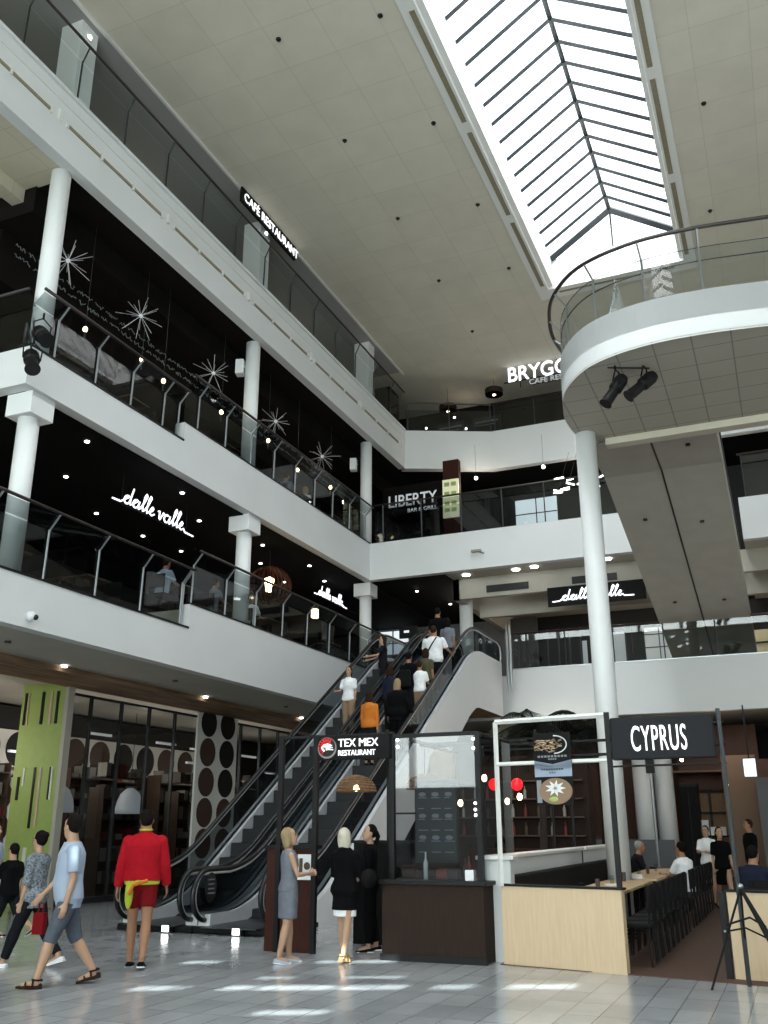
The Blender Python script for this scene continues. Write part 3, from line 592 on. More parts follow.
b = MB(); b.box(-6.78, -6.22, YK-.03, YK+.03, 2.82, 2.86); obj('crossbar', b, 'black_metal', t_); b = MB(); b.tube([(-3.82, YK, 2.8), (-3.82, YK+1.6, 2.8), (-5.05, YK+1.6, 2.8), (-5.05, YK, 2.8)], .025, 4); obj('crossbar', b, 'black_metal', t_)
b = MB(); b.add([(-5.02, YK, .95), (-3.86, YK, .95), (-3.86, YK, 2.78), (-5.02, YK, 2.78)], [(0, 1, 2, 3)]); obj('glass_screen', b, 'glass_frame', t_)
b = MB(); b.add([(-3.82, YK+.05, .95), (-3.82, YK+1.6, .95), (-3.82, YK+1.6, 2.78), (-3.82, YK+.05, 2.78)], [(0, 1, 2, 3)]); obj('glass_screen', b, 'glass_frame', t_)
b = MB()
for z in (2.72, 2.6, 1.9, 1.82, 1.75): b.ball((-3.86, YK-.05, z), .018)
for z in (2.74, 2.65): b.ball((-4.95, YK-.05, z), .02)
obj('spot_bulb', b, 'bulb_white', t_)
b = MB(); b.box(-5.12, -3.74, YK-.2, YK+.5, 0, .9); t_ = thing('kiosk_counter', 'dark wood kiosk counter under the glass screen', 'counter', (-4.4, YK, 0)); obj('body', b, 'wood_dark', t_)
b = MB(); b.box(-5.14, -3.72, YK-.22, YK-.2, 0, .08); obj('toe_board', b, 'black_metal', t_); b = MB(); b.box(-5.16, -3.7, YK-.24, YK+.54, .9, .95); obj('worktop', b, 'black_metal', t_, bevel=.008)
t_ = thing('host_stand', 'dark reddish wood partition with a white notice by the woman in grey', 'partition', (-6.6, YK+.1, 0)); b = MB(); b.box(-6.98, -6.24, YK+.02, YK+.14, 0, 1.32); obj('panel', b, 'wood_red', t_); b = MB(); b.box(-7.0, -6.2, YK-.02, YK+.2, 1.32, 1.37); obj('cap', b, 'black_metal', t_)
b = MB(); b.box(-6.48, -6.25, YK-.0, YK+.015, .92, 1.25); obj('notice', b, 'plastic_white', t_); b = MB(); b.ball((-6.33, YK-.01, 1.1), .05, .01, .05); b.box(-6.45, -6.4, YK-.012, YK, 1.0, 1.2); obj('notice_print', b, 'circle_brown', t_)
t_ = thing('host_desk', 'black host desk behind the two women in black', 'desk', (-5.6, YK+.6, 0)); b = MB(); b.box(-6.2, -5.2, YK+1.25, YK+1.4, 0, 1.38); obj('panel', b, 'sign_black', t_); b = MB(); b.box(-6.22, -5.18, YK+1.2, YK+1.5, 1.38, 1.42); obj('top', b, 'black_metal', t_); b = MB(); b.tube([(-6.1, YK+1.2, 1.0), (-5.85, YK+1.2, 1.0)], .015, 6); obj('handle', b, 'steel', t_)
# Tex Mex sign
t_ = thing('restaurant_sign', 'black TEX MEX RESTAURANT sign with round red emblem', 'sign', (-5.6, YK-.05, 2.66))
b = MB(); b.box(-6.16, -5.05, YK-.1, YK-.04, 2.5, 2.83); obj('sign_board', b, 'sign_black', t_, bevel=.005)
b = MB(); b.disc((-6.0, YK-.107, 2.665), .145, 1, 28, .012); obj('emblem_ring', b, 'goods_light', t_); b = MB(); b.disc((-6.0, YK-.117, 2.675), .128, 1, 28, .012); obj('emblem_disc', b, 'circle_black', t_)
b = MB()
for k in range(9):
    a = PI*.15+k*PI*1.0/8+.3; b.tube([(-6.0+.06*math.cos(a), YK-.13, 2.68+.06*math.sin(a)), (-6.0+.135*math.cos(a+.2), YK-.13, 2.68+.13*math.sin(a+.2))], [.022, .006], 5)
obj('emblem_feathers', b, 'sign_red', t_)
b = MB()
for k in range(3): b.tube([(-6.04+.02*k, YK-.14, 2.70-.03*k), (-5.98, YK-.14, 2.71-.03*k), (-5.91+.01*k, YK-.14, 2.695-.03*k)], [.012, .014, .004], 5)
b.tube([(-6.02, YK-.14, 2.71), (-6.07, YK-.14, 2.67), (-6.03, YK-.14, 2.62)], .014, 5)
obj('emblem_wing', b, 'letter_white', t_)
text('lettering', 'TEX MEX', .155, 'letter_white', t_, (-5.83, YK-.105, 2.675), FACE_SOUTH, sx=.97)
text('lettering', 'RESTAURANT', .105, 'letter_white', t_, (-5.83, YK-.105, 2.555), FACE_SOUTH, sx=.88)
# menu board behind the glass, items on the counter
t_ = thing('menu_board', 'black chalk menu board hanging behind the kiosk glass', 'menu board', (-4.5, YK+.35, 1.7)); b = MB(); b.box(-4.84, -4.24, YK+.3, YK+.33, 1.15, 2.22); obj('board', b, 'menu_black', t_)
b = MB(); rr = random.Random(3)
for k in range(7):
    z = 2.12-k*.14
    for q in range(3):
        x = -4.79+q*.19; b.box(x, x+rr.uniform(.08, .15), YK+.29, YK+.3, z, z+.012); 
        if k % 2: b.ball((x+.06, YK+.295, z+.05), .055, .006, .03, 10, 6)
obj('chalk_drawing', b, 'chalk', t_)
def bottle(x, y, z, h, m, label, r=.035):
    b = MB(); b.lathe((x, y, z), [(r, 0), (r, h*.6), (r*.35, h*.78), (r*.35, h), (r*.01, h)], 12); o = obj('bottle', b, m, smooth=True); tag(o, label, 'bottle', 'bottles on the kiosk counter')
bottle(-4.02, YK+.1, .95, .3, 'goods_red', 'reddish bottle on the kiosk counter near the right post'); bottle(-4.1, YK+.22, .95, .26, 'goods_dark', 'dark bottle behind the reddish bottle on the counter'); bottle(-4.6, YK+.05, .95, .34, 'plastic_white', 'tall pale bottle below the menu board', .03)
for i, (x, w_, m) in enumerate(((-4.92, .22, 'wood_red'), (-4.45, .16, 'goods_red'), (-4.3, .14, 'goods_dark'), (-3.98, .12, 'plastic_white'))):
    b = MB(); b.box(x-w_/2, x+w_/2, YK-.02 if i == 3 else YK+.25, YK+.1 if i == 3 else YK+.4, .95, 1.08 if i else 1.12); o = obj('counter_box', b, m, bevel=.01); tag(o, ['wooden box at the left end of the kiosk counter', 'small red box on the kiosk counter', 'small dark box on the kiosk counter', 'white jar shaped box by the right kiosk post'][i], 'box')
def wicker(x, y, z, r, label, cone=False):
    t_ = thing('wicker_pendant', label, 'pendant lamp', (x, y, 3.4), group='woven pendant lamps')
    b = MB(); n_ = 9
    for k in range(n_):
        a = k/(n_-1)*PI/2; b.tube([(x+r*math.cos(a)*math.cos(q*PI/12), y+r*math.cos(a)*math.sin(q*PI/12), z+r*.75*math.sin(a)) for q in range(25)], .011, 4)
    for q in range(24):
        A = q*PI/12; b.tube([(x+r*math.cos(a)*math.cos(A), y+r*math.cos(a)*math.sin(A), z+r*.75*math.sin(a)) for a in [PI/2*j/6 for j in range(7)]], .007, 3)
    obj('shade', b, 'wicker', t_); b = MB(); b.ball((x, y, z+.04), .045); obj('bulb', b, 'bulb', t_, True); b = MB(); b.tube([(x, y, z+r*.75), (x, y, 2.82)], .006, 4); obj('cord', b, 'black_paint', t_)
    return t_
wicker(-6.05, 13.2, 2.12, .3, 'woven wicker dome pendant with bulb below the tex mex sign'); wicker(-5.1, 13.6, 2.15, .28, 'woven wicker dome pendant behind the kiosk glass')
for i, (x, y, z) in enumerate(((-5.35, 16, 2.0), (-4.75, 15.5, 2.38), (-4.85, 17.2, 2.05), (-4.4, 16.4, 2.1), (-4.3, 17.6, 2.4))):
    t_ = thing('bare_bulb_pendant', 'bare glowing bulb hanging in the kiosk area, %s' % ['lowest left', 'by the right kiosk post', 'near the red lamp', 'lowest right', 'behind the white frame'][i], 'pendant lamp', (x, y, 3.5), group='bare bulbs'); b = MB(); b.ball((x, y, z), .045, .045, .06); obj('bulb', b, 'bulb', t_, True); b = MB(); b.tube([(x, y, z+.05), (x, y, 2.96)], .005, 4); obj('cord', b, 'black_paint', t_)
for i, (x, y, z) in enumerate(((-5.62, 19.0, 2.43), (-5.14, 19.0, 2.42))):
    b = MB(); b.ball((x, y, z), .12, .1, .12); o = obj('red_lamp', b, 'red_lamp', smooth=True); tag(o, 'glowing red lamp in the kiosk area, ' + ['left one', 'right one behind the white frame'][i], 'lamp', 'red lamps')
    b = MB(); b.tube([(x, y, z+.14), (x, y, 3.31)], .006, 4); obj('cord', b, 'black_paint', o)
t_ = thing('lamp_gantry', 'dark overhead gantry carrying the hanging bulbs behind the kiosk', 'gantry', (-5.4, 16, 0))
for y in (15.5, 16.2, 17.3, 19.0): b = MB(); b.box(-5.9, -4.0, y-.015, y+.015, 2.96 if y < 18 else 3.3, 2.99 if y < 18 else 3.33); obj('beam', b, 'black_metal', t_)
for x in (-5.85, -4.05):
    b = MB(); b.box(x-.015, x+.015, 15.4, 17.4, 2.93, 2.96); b.box(x-.02, x+.02, 18.97, 19.03, 0, 3.33); b.box(x-.02, x+.02, 17.3, 17.34, 0, 2.96); obj('post', b, 'black_metal', t_)
# kiosk interior dark kitchen block
t_ = thing('back_bar', 'dark back bar with shelves of bottles behind the kiosk', 'bar', (-5.4, 19.8, 0)); b = MB(); b.box(-7.6, -4.3, 22.0, 22.5, 0, 3.2); obj('cabinet', b, 'wood_dark', t_)
b = MB(); b.box(-7.2, -4.9, 21.0, 21.3, 0, 1.1); b.box(-7.25, -4.85, 20.9, 21.35, 1.1, 1.15); obj('bar_counter', b, 'wood_red', t_)
for k in range(4): b = MB(); b.box(-7.5, -4.4, 21.8, 22.0, 1.4+k*.4, 1.43+k*.4); obj('shelf_board', b, 'shelf_brown', t_)
k = 0
for r_ in range(3):
    for q in range(9):
        x = -6.75+q*.3; b = MB(); b.lathe((x-.5, 21.9, 1.43+r_*.4), [(.035, 0), (.035, .17), (.012, .22), (.012, .28), (.001, .28)], 8); o = obj('bottle', b, ['goods_red', 'goods_light', 'goods_dark', 'olive'][(q*7+r_) % 4]); tag(o, 'small bottle on the shelves of the dark back bar', 'bottle', 'bottles behind the kiosk bar')
b = MB(); b.lathe((-6.3, 17.8, 1.3), [(.28, 0), (.3, 1.35), (.24, 1.65), (.08, 1.8)], 16); o = obj('reflection_solid', b, 'wicker', smooth=True)  # solid tan form modelled where a translucent reflection shows in the glass
tag(o, 'rounded tan solid in place of a oven behind the kiosk glass', 'reflection'); b = MB(); b.box(-6.7, -5.9, 17.4, 18.2, 0, 1.3); obj('reflection_base', b, 'wood_dark', o)
# ------------------------------------------------------------------ Cyprus restaurant
t_ = thing('low_wall', 'long white low wall dividing kiosk and restaurant', 'low wall', (-3.8, 16, 0)); t_['kind'] = 'thing'
b = MB(); b.box(-3.86, -3.72, 12.6, 18.0, 0, 1.2); b.box(-3.86, -3.72, 18.12, 23, 0, 1.2); b.box(-3.86, -3.5, 12.42, 12.6, 0, 1.2); obj('wall_body', b, 'white_paint', t_)
b = MB(); b.box(-3.92, -3.66, 12.6, 17.98, 1.2, 1.25); b.box(-3.92, -3.66, 18.14, 23, 1.2, 1.25); b.box(-3.95, -3.44, 12.36, 12.62, 1.2, 1.25); obj('wall_cap', b, 'frame_white', t_, bevel=.008)
b = MB(); b.box(-3.86, -3.72, 18.0, 18.12, 0, 1.25); obj('dark_gap', b, 'black_metal', t_)
def panelwall(name, p, q, h, label, th=.1, m='wood_light'):
    p = V(p); q = V(q); d = q-p; L = d.length; a = math.atan2(d.y, d.x); M_ = Matrix.Translation((p.x, p.y, 0)) @ Matrix.Rotation(a, 4, 'Z')
    t_ = thing(name, label, 'partition', (p.x, p.y, 0)); b = MB(); b.box(0, L, 0, th, 0, h, M_); obj('panel', b, m, t_); b = MB(); b.box(-.02, L+.02, -.015, th+.02, h, h+.025, M_); obj('cap', b, 'black_metal', t_); return t_
panelwall('wood_partition', (-3.56, 12.17, 0), (-2.02, 11.87, 0), .9, 'pale wood partition at the restaurant front, under the white frame')
t_ = panelwall('wood_partition', (-.86, 11.98, 0), (1.2, 11.55, 0), .9, 'pale wood partition at the right of the restaurant entrance')
b = MB(); b.box(-.95, -.88, 11.95, 12.05, 0, .9); b.box(-.35, -.0, 12.3, 12.9, 1.2, 1.22); obj('edge_post', b, 'black_metal', t_)
t_ = thing('tubular_rack', 'white tubular rack standing on the pale wood partition', 'frame', (-2.8, 12.1, 0))
zt = 2.92
pa, pb = V((-3.54, 12.12, 0)), V((-2.06, 11.86, 0))
for nm, pts in (('post', [pa+V((0, 0, .9)), pa+V((0, 0, zt))]), ('top_bar', [pa+V((0, 0, zt)), pb+V((0, 0, zt))])):
    b = MB(); b.tube(pts, .032, 4, up=(0, 1, 0) if nm == 'post' else (0, 0, 1)); obj(nm, b, 'frame_white', t_)
ba = pa.lerp(pb, .37); bb = pa.lerp(pb, .66)
b = MB(); b.tube([pa+V((0, 0, 2.38)), ba+V((0, 0, 2.38))], .025, 6); obj('middle_bar', b, 'frame_white', t_); b = MB(); b.tube([bb+V((0, 0, 2.38)), pb+V((0, 0, 2.38))], .025, 6); obj('middle_bar', b, 'frame_white', t_)
b = MB(); b.box(-.03, .03, -.03, .03, .9, 2.95, Matrix.Translation((-2.03, 11.86, 0))); obj('dark_post', b, 'black_metal', t_)
for z in (2.45, 2.62): b = MB(); b.tube([(-2.6, 12.0, z), (-1.95, 11.88, z)], .018, 6); obj('dark_rod', b, 'black_metal', t_)
# banner with food photographs
t_ = thing('food_banner', 'hanging banner with two dish photographs and a pale blue text band', 'banner', (-2.8, 12.0, 1.87)); ang = math.atan2(bb.y-ba.y, bb.x-ba.x); MBn = Matrix.Translation((-3.0, 11.98, 1.86)) @ Matrix.Rotation(ang, 4, 'Z')
b = MB(); b.box(0, .5, 0, .012, 0, .88, MBn); obj('cloth', b, 'sign_black', t_)
b = MB(); b.prism([(0, .44), (.25, .40+.0), (.5, .44), (.5, .54), (.25, .49), (0, .54)], 1, -.006, 0); b.prism([(0, .34), (.5, .34), (.5, .54), (.25, .48), (0, .54)], 1, -.006, 0); b.v = [MBn @ p for p in b.v]; obj('blue_band', b, 'shirt_blue', t_)
b = MB(); b.disc((.27, -.006, .165), .22, 1, 28, .01, .72); b.v = [MBn @ p for p in b.v]; obj('soup_dish', b, 'khaki', t_)
b = MB()
for k in range(9):
    a = k*2*PI/9; b.loft([[V((.27+.05*math.cos(a)+ .07*math.cos(a)*s1-.02*math.sin(a)*s2, -.014, .2+.035*math.sin(a)+.05*math.sin(a)*s1+.02*math.cos(a)*s2)) for s1, s2 in ((-.5, 0), (.2, 1), (1.3, 0), (.2, -1))], [V((.27+.05*math.cos(a)+ .07*math.cos(a)*s1-.02*math.sin(a)*s2, -.02, .2+.035*math.sin(a)+.05*math.sin(a)*s1+.02*math.cos(a)*s2)) for s1, s2 in ((-.5, 0), (.2, 1), (1.3, 0), (.2, -1))]])
b.v = [MBn @ p for p in b.v]; obj('white_petals', b, 'plastic_white', t_)
b = MB(); b.ball((.24, -.012, .07), .06, .006, .03); b.v = [MBn @ p for p in b.v]; obj('green_garnish', b, 'lime', t_)
b = MB(); rr = random.Random(5)
for k in range(60):
    x = .03+rr.random()*.34; z = .64+rr.random()*.15; a = rr.uniform(-.6, .6); b.mi = rr.choice([0, 0, 1]); b.cbox((x, -.008, z), .05, .006, .012, 0, 0, a)
b.v = [MBn @ p for p in b.v]; obj('pasta_dish', b, ['khaki', 'wood_light'], t_)
b = MB(); b.tube([(.28+.17*math.cos(a), -.01, .73+.11*math.sin(a)) for a in [-PI/2+k*PI/10 for k in range(11)]], .008, 5); b.v = [MBn @ p for p in b.v]; obj('plate_rim', b, 'plastic_white', t_)
b = MB(); [b.box(.05+k*.045, .05+k*.045+.03, -.006, 0, z, z+.025, MBn) for k in range(9) for z in (.575,)]; [b.box(.19+k*.03, .21+k*.03, -.006, 0, .545, .562, MBn) for k in range(4)]; obj('white_print', b, 'chalk', t_)
b = MB(); [b.box(.09+k*.034, .09+k*.034+.022, -.012, -.006, .42, .44, MBn) for k in range(9)]; [b.box(.2+k*.03, .22+k*.03, -.012, -.006, .38, .395, MBn) for k in range(3)]; obj('blue_print', b, 'denim', t_)
b = MB(); b.box(.02, .08, -.01, -.0, .03, .3, MBn); obj('glass_photo', b, 'chalk', t_)
# Cyprus sign
t_ = thing('restaurant_sign', 'dark grey CYPRUS sign over the restaurant entrance', 'sign', (-1.35, 11.65, 2.6)); Ms = Matrix.Translation((-1.97, 11.68, 2.36)) @ Matrix.Rotation(R(-3), 4, 'Z')
b = MB(); b.box(0, 1.2, 0, .09, 0, .5, Ms); obj('sign_board', b, 'sign_grey', t_, bevel=.02)
text('lettering', 'CYPRUS', .42, 'letter_white', t_, (-1.73, 11.655, 2.46), (R(90), 0, R(-3)), sx=.4, sp=1.12)
b = MB(); b.tube([(-.78, 11.65, 2.5), (-.66, 11.6, 2.5)], .015, 6); b.tube([(-.78, 11.65, 2.75), (-.66, 11.6, 2.75)], .015, 6); obj('bracket', b, 'black_metal', t_)
t_ = thing('sign_post', 'slim dark post at the right side of the CYPRUS sign', 'post', (-.68, 11.75, 0)); b = MB(); b.tube([(-.7, 11.55, 0), (-.7, 11.55, 2.9)], .025, 8); obj('tube', b, 'dark_steel', t_); b = MB(); b.tube([(-2.0, 11.9, 2.3), (-.68, 11.75, 2.3)], .012, 6); obj('thin_rod', b, 'black_metal', t_)
# floor
b = MB(); b.prism([(-3.6, 12.15), (-2.02, 11.88), (-.86, 11.68), (3, 10.9), (9, 10.9), (9, 33), (-3.72, 33)], 2, .0, .008); struct('floor_restaurant', b, 'floor_brown')
t_ = thing('banquette', 'long black banquette along the white low wall', 'bench', (-3.4, 16, 0)); b = MB(); b.box(-3.65, -3.55, 12.66, 22.5, 0, 1.0); obj('backrest', b, 'leather_black', t_, bevel=.03); b = MB(); b.box(-3.58, -3.14, 12.66, 22.5, .1, .46); obj('seat', b, 'leather_black', t_, bevel=.03)
b = MB(); b.box(-2.42, -2.32, 12.6, 13.0, 0, .5); o = obj('wood_box', b, 'wood_light', bevel=.005); tag(o, 'small pale wood block behind the wood partition', 'box')
def table(x, y, label, w_=.75, d=1.05, m='table_wood', grp='restaurant tables in a row'):
    t_ = thing('dining_table', label, 'table', (x, y, 0), group=grp); b = MB(); b.box(-w_/2, w_/2, -d/2, d/2, .72, .76); obj('table_top', b, m, t_, local=True, bevel=.005)
    for dy in (-.3, .3): b = MB(); b.tube([(0, dy, .03), (0, dy, .72)], .025, 6); b.cbox((0, dy, .015), .5, .07, .03); obj('leg', b, 'black_metal', t_, local=True)
    return t_
pos = ['nearest the wood partition', 'second from the entrance', 'third from the entrance', 'fourth from the entrance', 'fifth from the entrance', 'sixth from the entrance', 'seventh from the entrance', 'eighth from the entrance']
TY = [13.0, 14.13, 15.26, 16.38, 18.0, 19.13, 20.26, 21.39]
for i in range(8): table(-2.72, TY[i], 'wood topped table of the banquette row, ' + pos[i])
def chair_proto():
    t_ = thing('dining_chair', 'proto', 'chair', (0, -50, 0), group='black restaurant chairs')
    b = MB(); b.cbox((0, 0, .45), .42, .42, .05); obj('seat', b, 'leather_black', t_, local=True, bevel=.015)
    b = MB(); b.cbox((-.0, -.2, .75), .4, .035, .3); b.tube([(-.19, -.2, .45), (-.19, -.22, .88)], .015, 5); b.tube([(.19, -.2, .45), (.19, -.22, .88)], .015, 5); obj('backrest', b, 'leather_black', t_, local=True)
    for dx in (-.18, .18):
        for dy in (-.18, .18): b = MB(); b.tube([(dx*1.1, dy*1.1, 0), (dx, dy, .44)], .014, 5); obj('leg', b, 'black_metal', t_, local=True)
    return t_
ch0 = chair_proto(); KIDS[ch0.name] = list(ch0.children)
first = True
def chair(x, y, z, rz, label, group):
    global first
    if first: first = False; ch0.location = (x, y, z); ch0.rotation_euler = (0, 0, rz); ch0['label'] = label; ch0['group'] = group; return ch0
    return dup(ch0, (x, y, z), rz, label, group)
bpy.context.view_layer.update(); KIDS[ch0.name] = [o for o in bpy.data.objects if o.parent == ch0]
for i in range(8):
    for s in (-.28, .28): chair(-2.02, TY[i]+s, .008, R(90), 'black dining chair on the aisle side of the banquette tables', 'aisle chairs of the banquette row')
for i in range(7):
    y = TY[i]; b = MB(); b.lathe((-2.75, y+.15, .76), [(.028, 0), (.034, .1), (.036, .14), (.03, .14)], 10); o = obj('drinking_glass', b, 'goods_dark' if i % 2 else 'glass_clear'); tag(o, 'drinking glass on the banquette tables', 'glass', 'glasses on the tables')
b = MB(); b.disc((-2.75, 15.4, .77), .12, 2, 20, .02); o = obj('plate', b, 'plastic_white'); tag(o, 'white plate on the third banquette table', 'plate'); b = MB(); b.box(-2.9, -2.6, 17.5, 17.75, .76, .82); o = obj('napkin_box', b, 'plastic_white'); tag(o, 'white napkin box on a far banquette table', 'box')
for i, (x, y) in enumerate(((-.55, 13.6), (-.5, 15.6), (-.4, 18.0), (.3, 20.5))):
    table(x, y, 'dark table on the right side of the restaurant, ' + ['nearest the right partition', 'beside the seated man', 'behind the seated man', 'farthest back'][i], m='wood_dark', grp='dark tables at the right')
    chair(x, y-.8, .008, 0, 'black dining chair at the right hand tables', 'chairs at the right tables'); chair(x, y+.8, .008, PI, 'black dining chair at the right hand tables', 'chairs at the right tables')
# restaurant back wall
b = MB(); b.box(-3.4, -.9, 32.4, 32.6, 0, 4.7); b.box(-.9, 3.5, 28.8, 29.0, 2.9, 3.4); b.box(-8, -3.4, 33.0, 33.1, 0, 4.7); struct('wall_restaurant', b, 'wall_brown')
b = MB(); b.box(-.95, 6, 28.7, 28.8, 0, 2.9); struct('wall_restaurant_2', b, 'wall_grey')
b = MB(); b.box(-1.9, -.95, 30.0, 30.1, 0, 3.6); struct('wall_restaurant_3', b, 'wall_tan')
b = MB(); b.box(-8.0, -3.4, 29.6, 29.7, 0, 1.25); o = struct('wall_restaurant_4', b, 'wall_grey')
t_ = thing('grid_shelf', 'black grid shelf with a pale wood back in the restaurant', 'shelf', (-2.4, 32, 0)); b = MB(); b.box(-3.0, -1.5, 32.3, 32.38, .2, 2.6); obj('back_panel', b, 'wicker', t_)
b = MB()
for x in (-3.0, -2.5, -2.0, -1.5): b.box(x-.03, x+.03, 32.1, 32.3, 0, 2.7)
for z in (.6, 1.3, 2.0, 2.68): b.box(-3.03, -1.47, 32.1, 32.3, z, z+.05)
obj('grid_frame', b, 'black_metal', t_); b = MB(); b.box(-2.9, -2.6, 32.05, 32.2, 1.35, 1.8); b.box(-2.55, -2.1, 32.05, 32.2, 1.35, 1.6); o = obj('menu_cards', b, 'plastic_white'); tag(o, 'white cards standing on the grid shelf', 'cards')
b = MB(); b.box(-3.4, -1.0, 31.0, 32.4, 3.2, 3.25); struct('trim_9', b, 'wall_tan')
t_ = thing('coat_cupboard', 'tall black cupboard at the restaurant back wall', 'cupboard', (-3.4, 31.6, 0)); b = MB(); b.box(-3.35, -2.8, 31.75, 32.3, 0, 2.9); obj('body', b, 'black_metal', t_); b = MB(); b.box(-3.34, -3.1, 31.72, 31.75, .1, 2.8); b.box(-3.06, -2.81, 31.72, 31.75, .1, 2.8); obj('door', b, 'leather_black', t_)
t_ = thing('picture_frame', 'small framed picture on the grey restaurant wall', 'picture', (-.3, 28.6, 1.7)); b = MB(); b.box(-.45, .05, 28.64, 28.7, 1.5, 2.1); obj('frame', b, 'black_metal', t_); b = MB(); b.box(-.38, -.02, 28.63, 28.645, 1.57, 2.03); obj('print', b, 'goods_light', t_)
b = MB(); b.box(-1.15, -.85, 27.0, 27.06, 2.85, 3.3); o = obj('wall_screen', b, 'bulb_white' if False else 'screen_white'); tag(o, 'small bright screen hanging at the right of the restaurant', 'screen'); b = MB(); b.box(-1.02, -.98, 27.02, 27.04, 3.3, 4.7); obj('hanger', b, 'black_metal', o)
for i, (x, y, z) in enumerate(((-2.75, 27.5, 3.35), (-1.7, 28.3, 2.7))):
    t_ = thing('pendant_bulb', 'small glowing pendant bulb in the restaurant, ' + ['near the pair of columns', 'in front of the tan wall'][i], 'pendant lamp', (x, y, 4.6)); b = MB(); b.ball((x, y, z), .05); obj('bulb', b, 'bulb', t_, True); b = MB(); b.tube([(x, y, z+.04), (x, y, 4.6)], .005, 4); obj('cord', b, 'black_paint', t_)
t_ = thing('patio_heater', 'slim dark lamp post standing in the restaurant', 'lamp post', (-3.0, 20.8, 0)); b = MB(); b.tube([(-3.0, 22.8, 0), (-3.0, 22.8, 2.9)], .03, 8); b.cbox((-3.0, 22.8, .02), .4, .4, .04); obj('pole', b, 'steel', t_); b = MB(); b.cbox((-3.0, 22.8, 3.0), .18, .14, .45); obj('lamp_head', b, 'black_metal', t_)
# easel
t_ = thing('folding_easel', 'black folding easel standing before the right wood partition', 'easel', (-.85, 11.15, 0)); top_ = V((-.66, 11.3, .98))
for nm, q, r_ in (('leg', (-1.05, 11.15, 0), .013), ('leg', (-.2, 10.95, 0), .022), ('leg', (-.13, 11.0, 0), .018), ('leg', (-.72, 12.0-.25, 0), .012)):
    b = MB(); b.tube([q, top_+V((0, 0, .0))], r_, 6); obj(nm, b, 'black_metal', t_)
b = MB(); b.tube([(-.84, 11.2, .62), (-.6, 11.22, .7), (-.45, 11.18, .62)], .012, 5); b.tube([(-.84, 11.2, .56), (-.65, 11.2, .6), (-.42, 11.16, .5)], .01, 5); obj('hinge_arm', b, 'black_metal', t_); b = MB(); b.ball(top_+V((0, 0, .02)), .03); obj('joint', b, 'steel', t_); b = MB(); b.ball((-.86, 11.2, .56), .014); obj('joint', b, 'steel', t_)
# palm trees
def palm(x, y, h, label, n=16, L=1.5, seed=1):
    rr = random.Random(seed); t_ = thing('palm_tree', label, 'palm', (x, y, 0), group='indoor palms'); b = MB(); b.tube([(x, y, .5), (x+.04, y, h*.5), (x, y, h)], [.09, .07, .06], 8); obj('trunk', b, 'palm_trunk', t_)
    b = MB(); b.lathe((x, y, 0), [(.28, 0), (.36, .5), (.33, .55)], 14); obj('planter', b, 'black_metal', t_)
    b = MB()
    for k in range(n):
        a = 2*PI*k/n+rr.uniform(-.2, .2); el = rr.uniform(.1, 1.2); pts = []
        for j in range(9):
            s = j/8; rad = L*s*math.cos(el*.6)*(1-.1*s); z = h+L*(math.sin(el)*s-.85*s*s); pts.append(V((x+rad*math.cos(a), y+rad*math.sin(a), z)))
        b.tube(pts, [.018*(1-j/10) for j in range(9)], 4)
        side = V((-math.sin(a), math.cos(a), 0))
        for j in range(1, 9):
            for f_ in (0, .33, .66):
                p = pts[j-1].lerp(pts[j], f_); dv = (pts[j]-pts[j-1]).normalized(); l = .42*math.sin(PI*min(1, (j+f_)/9.2))+.06
                for sg in (-1, 1):
                    tip = p+side*sg*l*.8+dv*l*.6-V((0, 0, l*.45)); b.add([p-dv*.015, p+dv*.025, tip, ], [(0, 1, 2)])
    o = obj('fronds', b, 'palm_green', t_); return t_
palm(-4.9, 19.9, 3.6, 'tall dark palm between the kiosk and the white frame', seed=2); palm(-4.5, 24.6, 3.9, 'dark palm behind the food banner', seed=5)
b = MB(); b.tube([(-4.7, 17.0, 3.6), (-4.7, 17.0, 4.15), (-4.68, 17, 4.3)], [.05, .06, .02], 8)
# ------------------------------------------------------------------ people
def remesh(name, mb, m, vox, parent, label=None, smooth_it=3):
    me = bpy.data.meshes.new('tmp'); me.from_pydata([tuple(p) for p in mb.v], [], mb.f)
    bm = bmesh.new(); bm.from_mesh(me); bmesh.ops.recalc_face_normals(bm, faces=bm.faces); bm.to_mesh(me); bm.free()
    o = bpy.data.objects.new('tmp', me); C.objects.link(o)
    r = o.modifiers.new('r', 'REMESH'); r.mode = 'VOXEL'; r.voxel_size = vox; r.use_smooth_shade = True
    s = o.modifiers.new('s', 'SMOOTH'); s.factor = .5; s.iterations = smooth_it
    m2 = bpy.data.meshes.new_from_object(o.evaluated_get(bpy.context.evaluated_depsgraph_get())); bpy.data.objects.remove(o); bpy.data.meshes.remove(me)
    m2.materials.clear(); m2.materials.append(M[m]); m2.name = name
    for p in m2.polygons: p.use_smooth = True; p.material_index = 0
    q = bpy.data.objects.new(name, m2); C.objects.link(q); q.parent = parent
    if label: q['label'] = label
    return q
def sep(mb, fn):
    fn(mb)
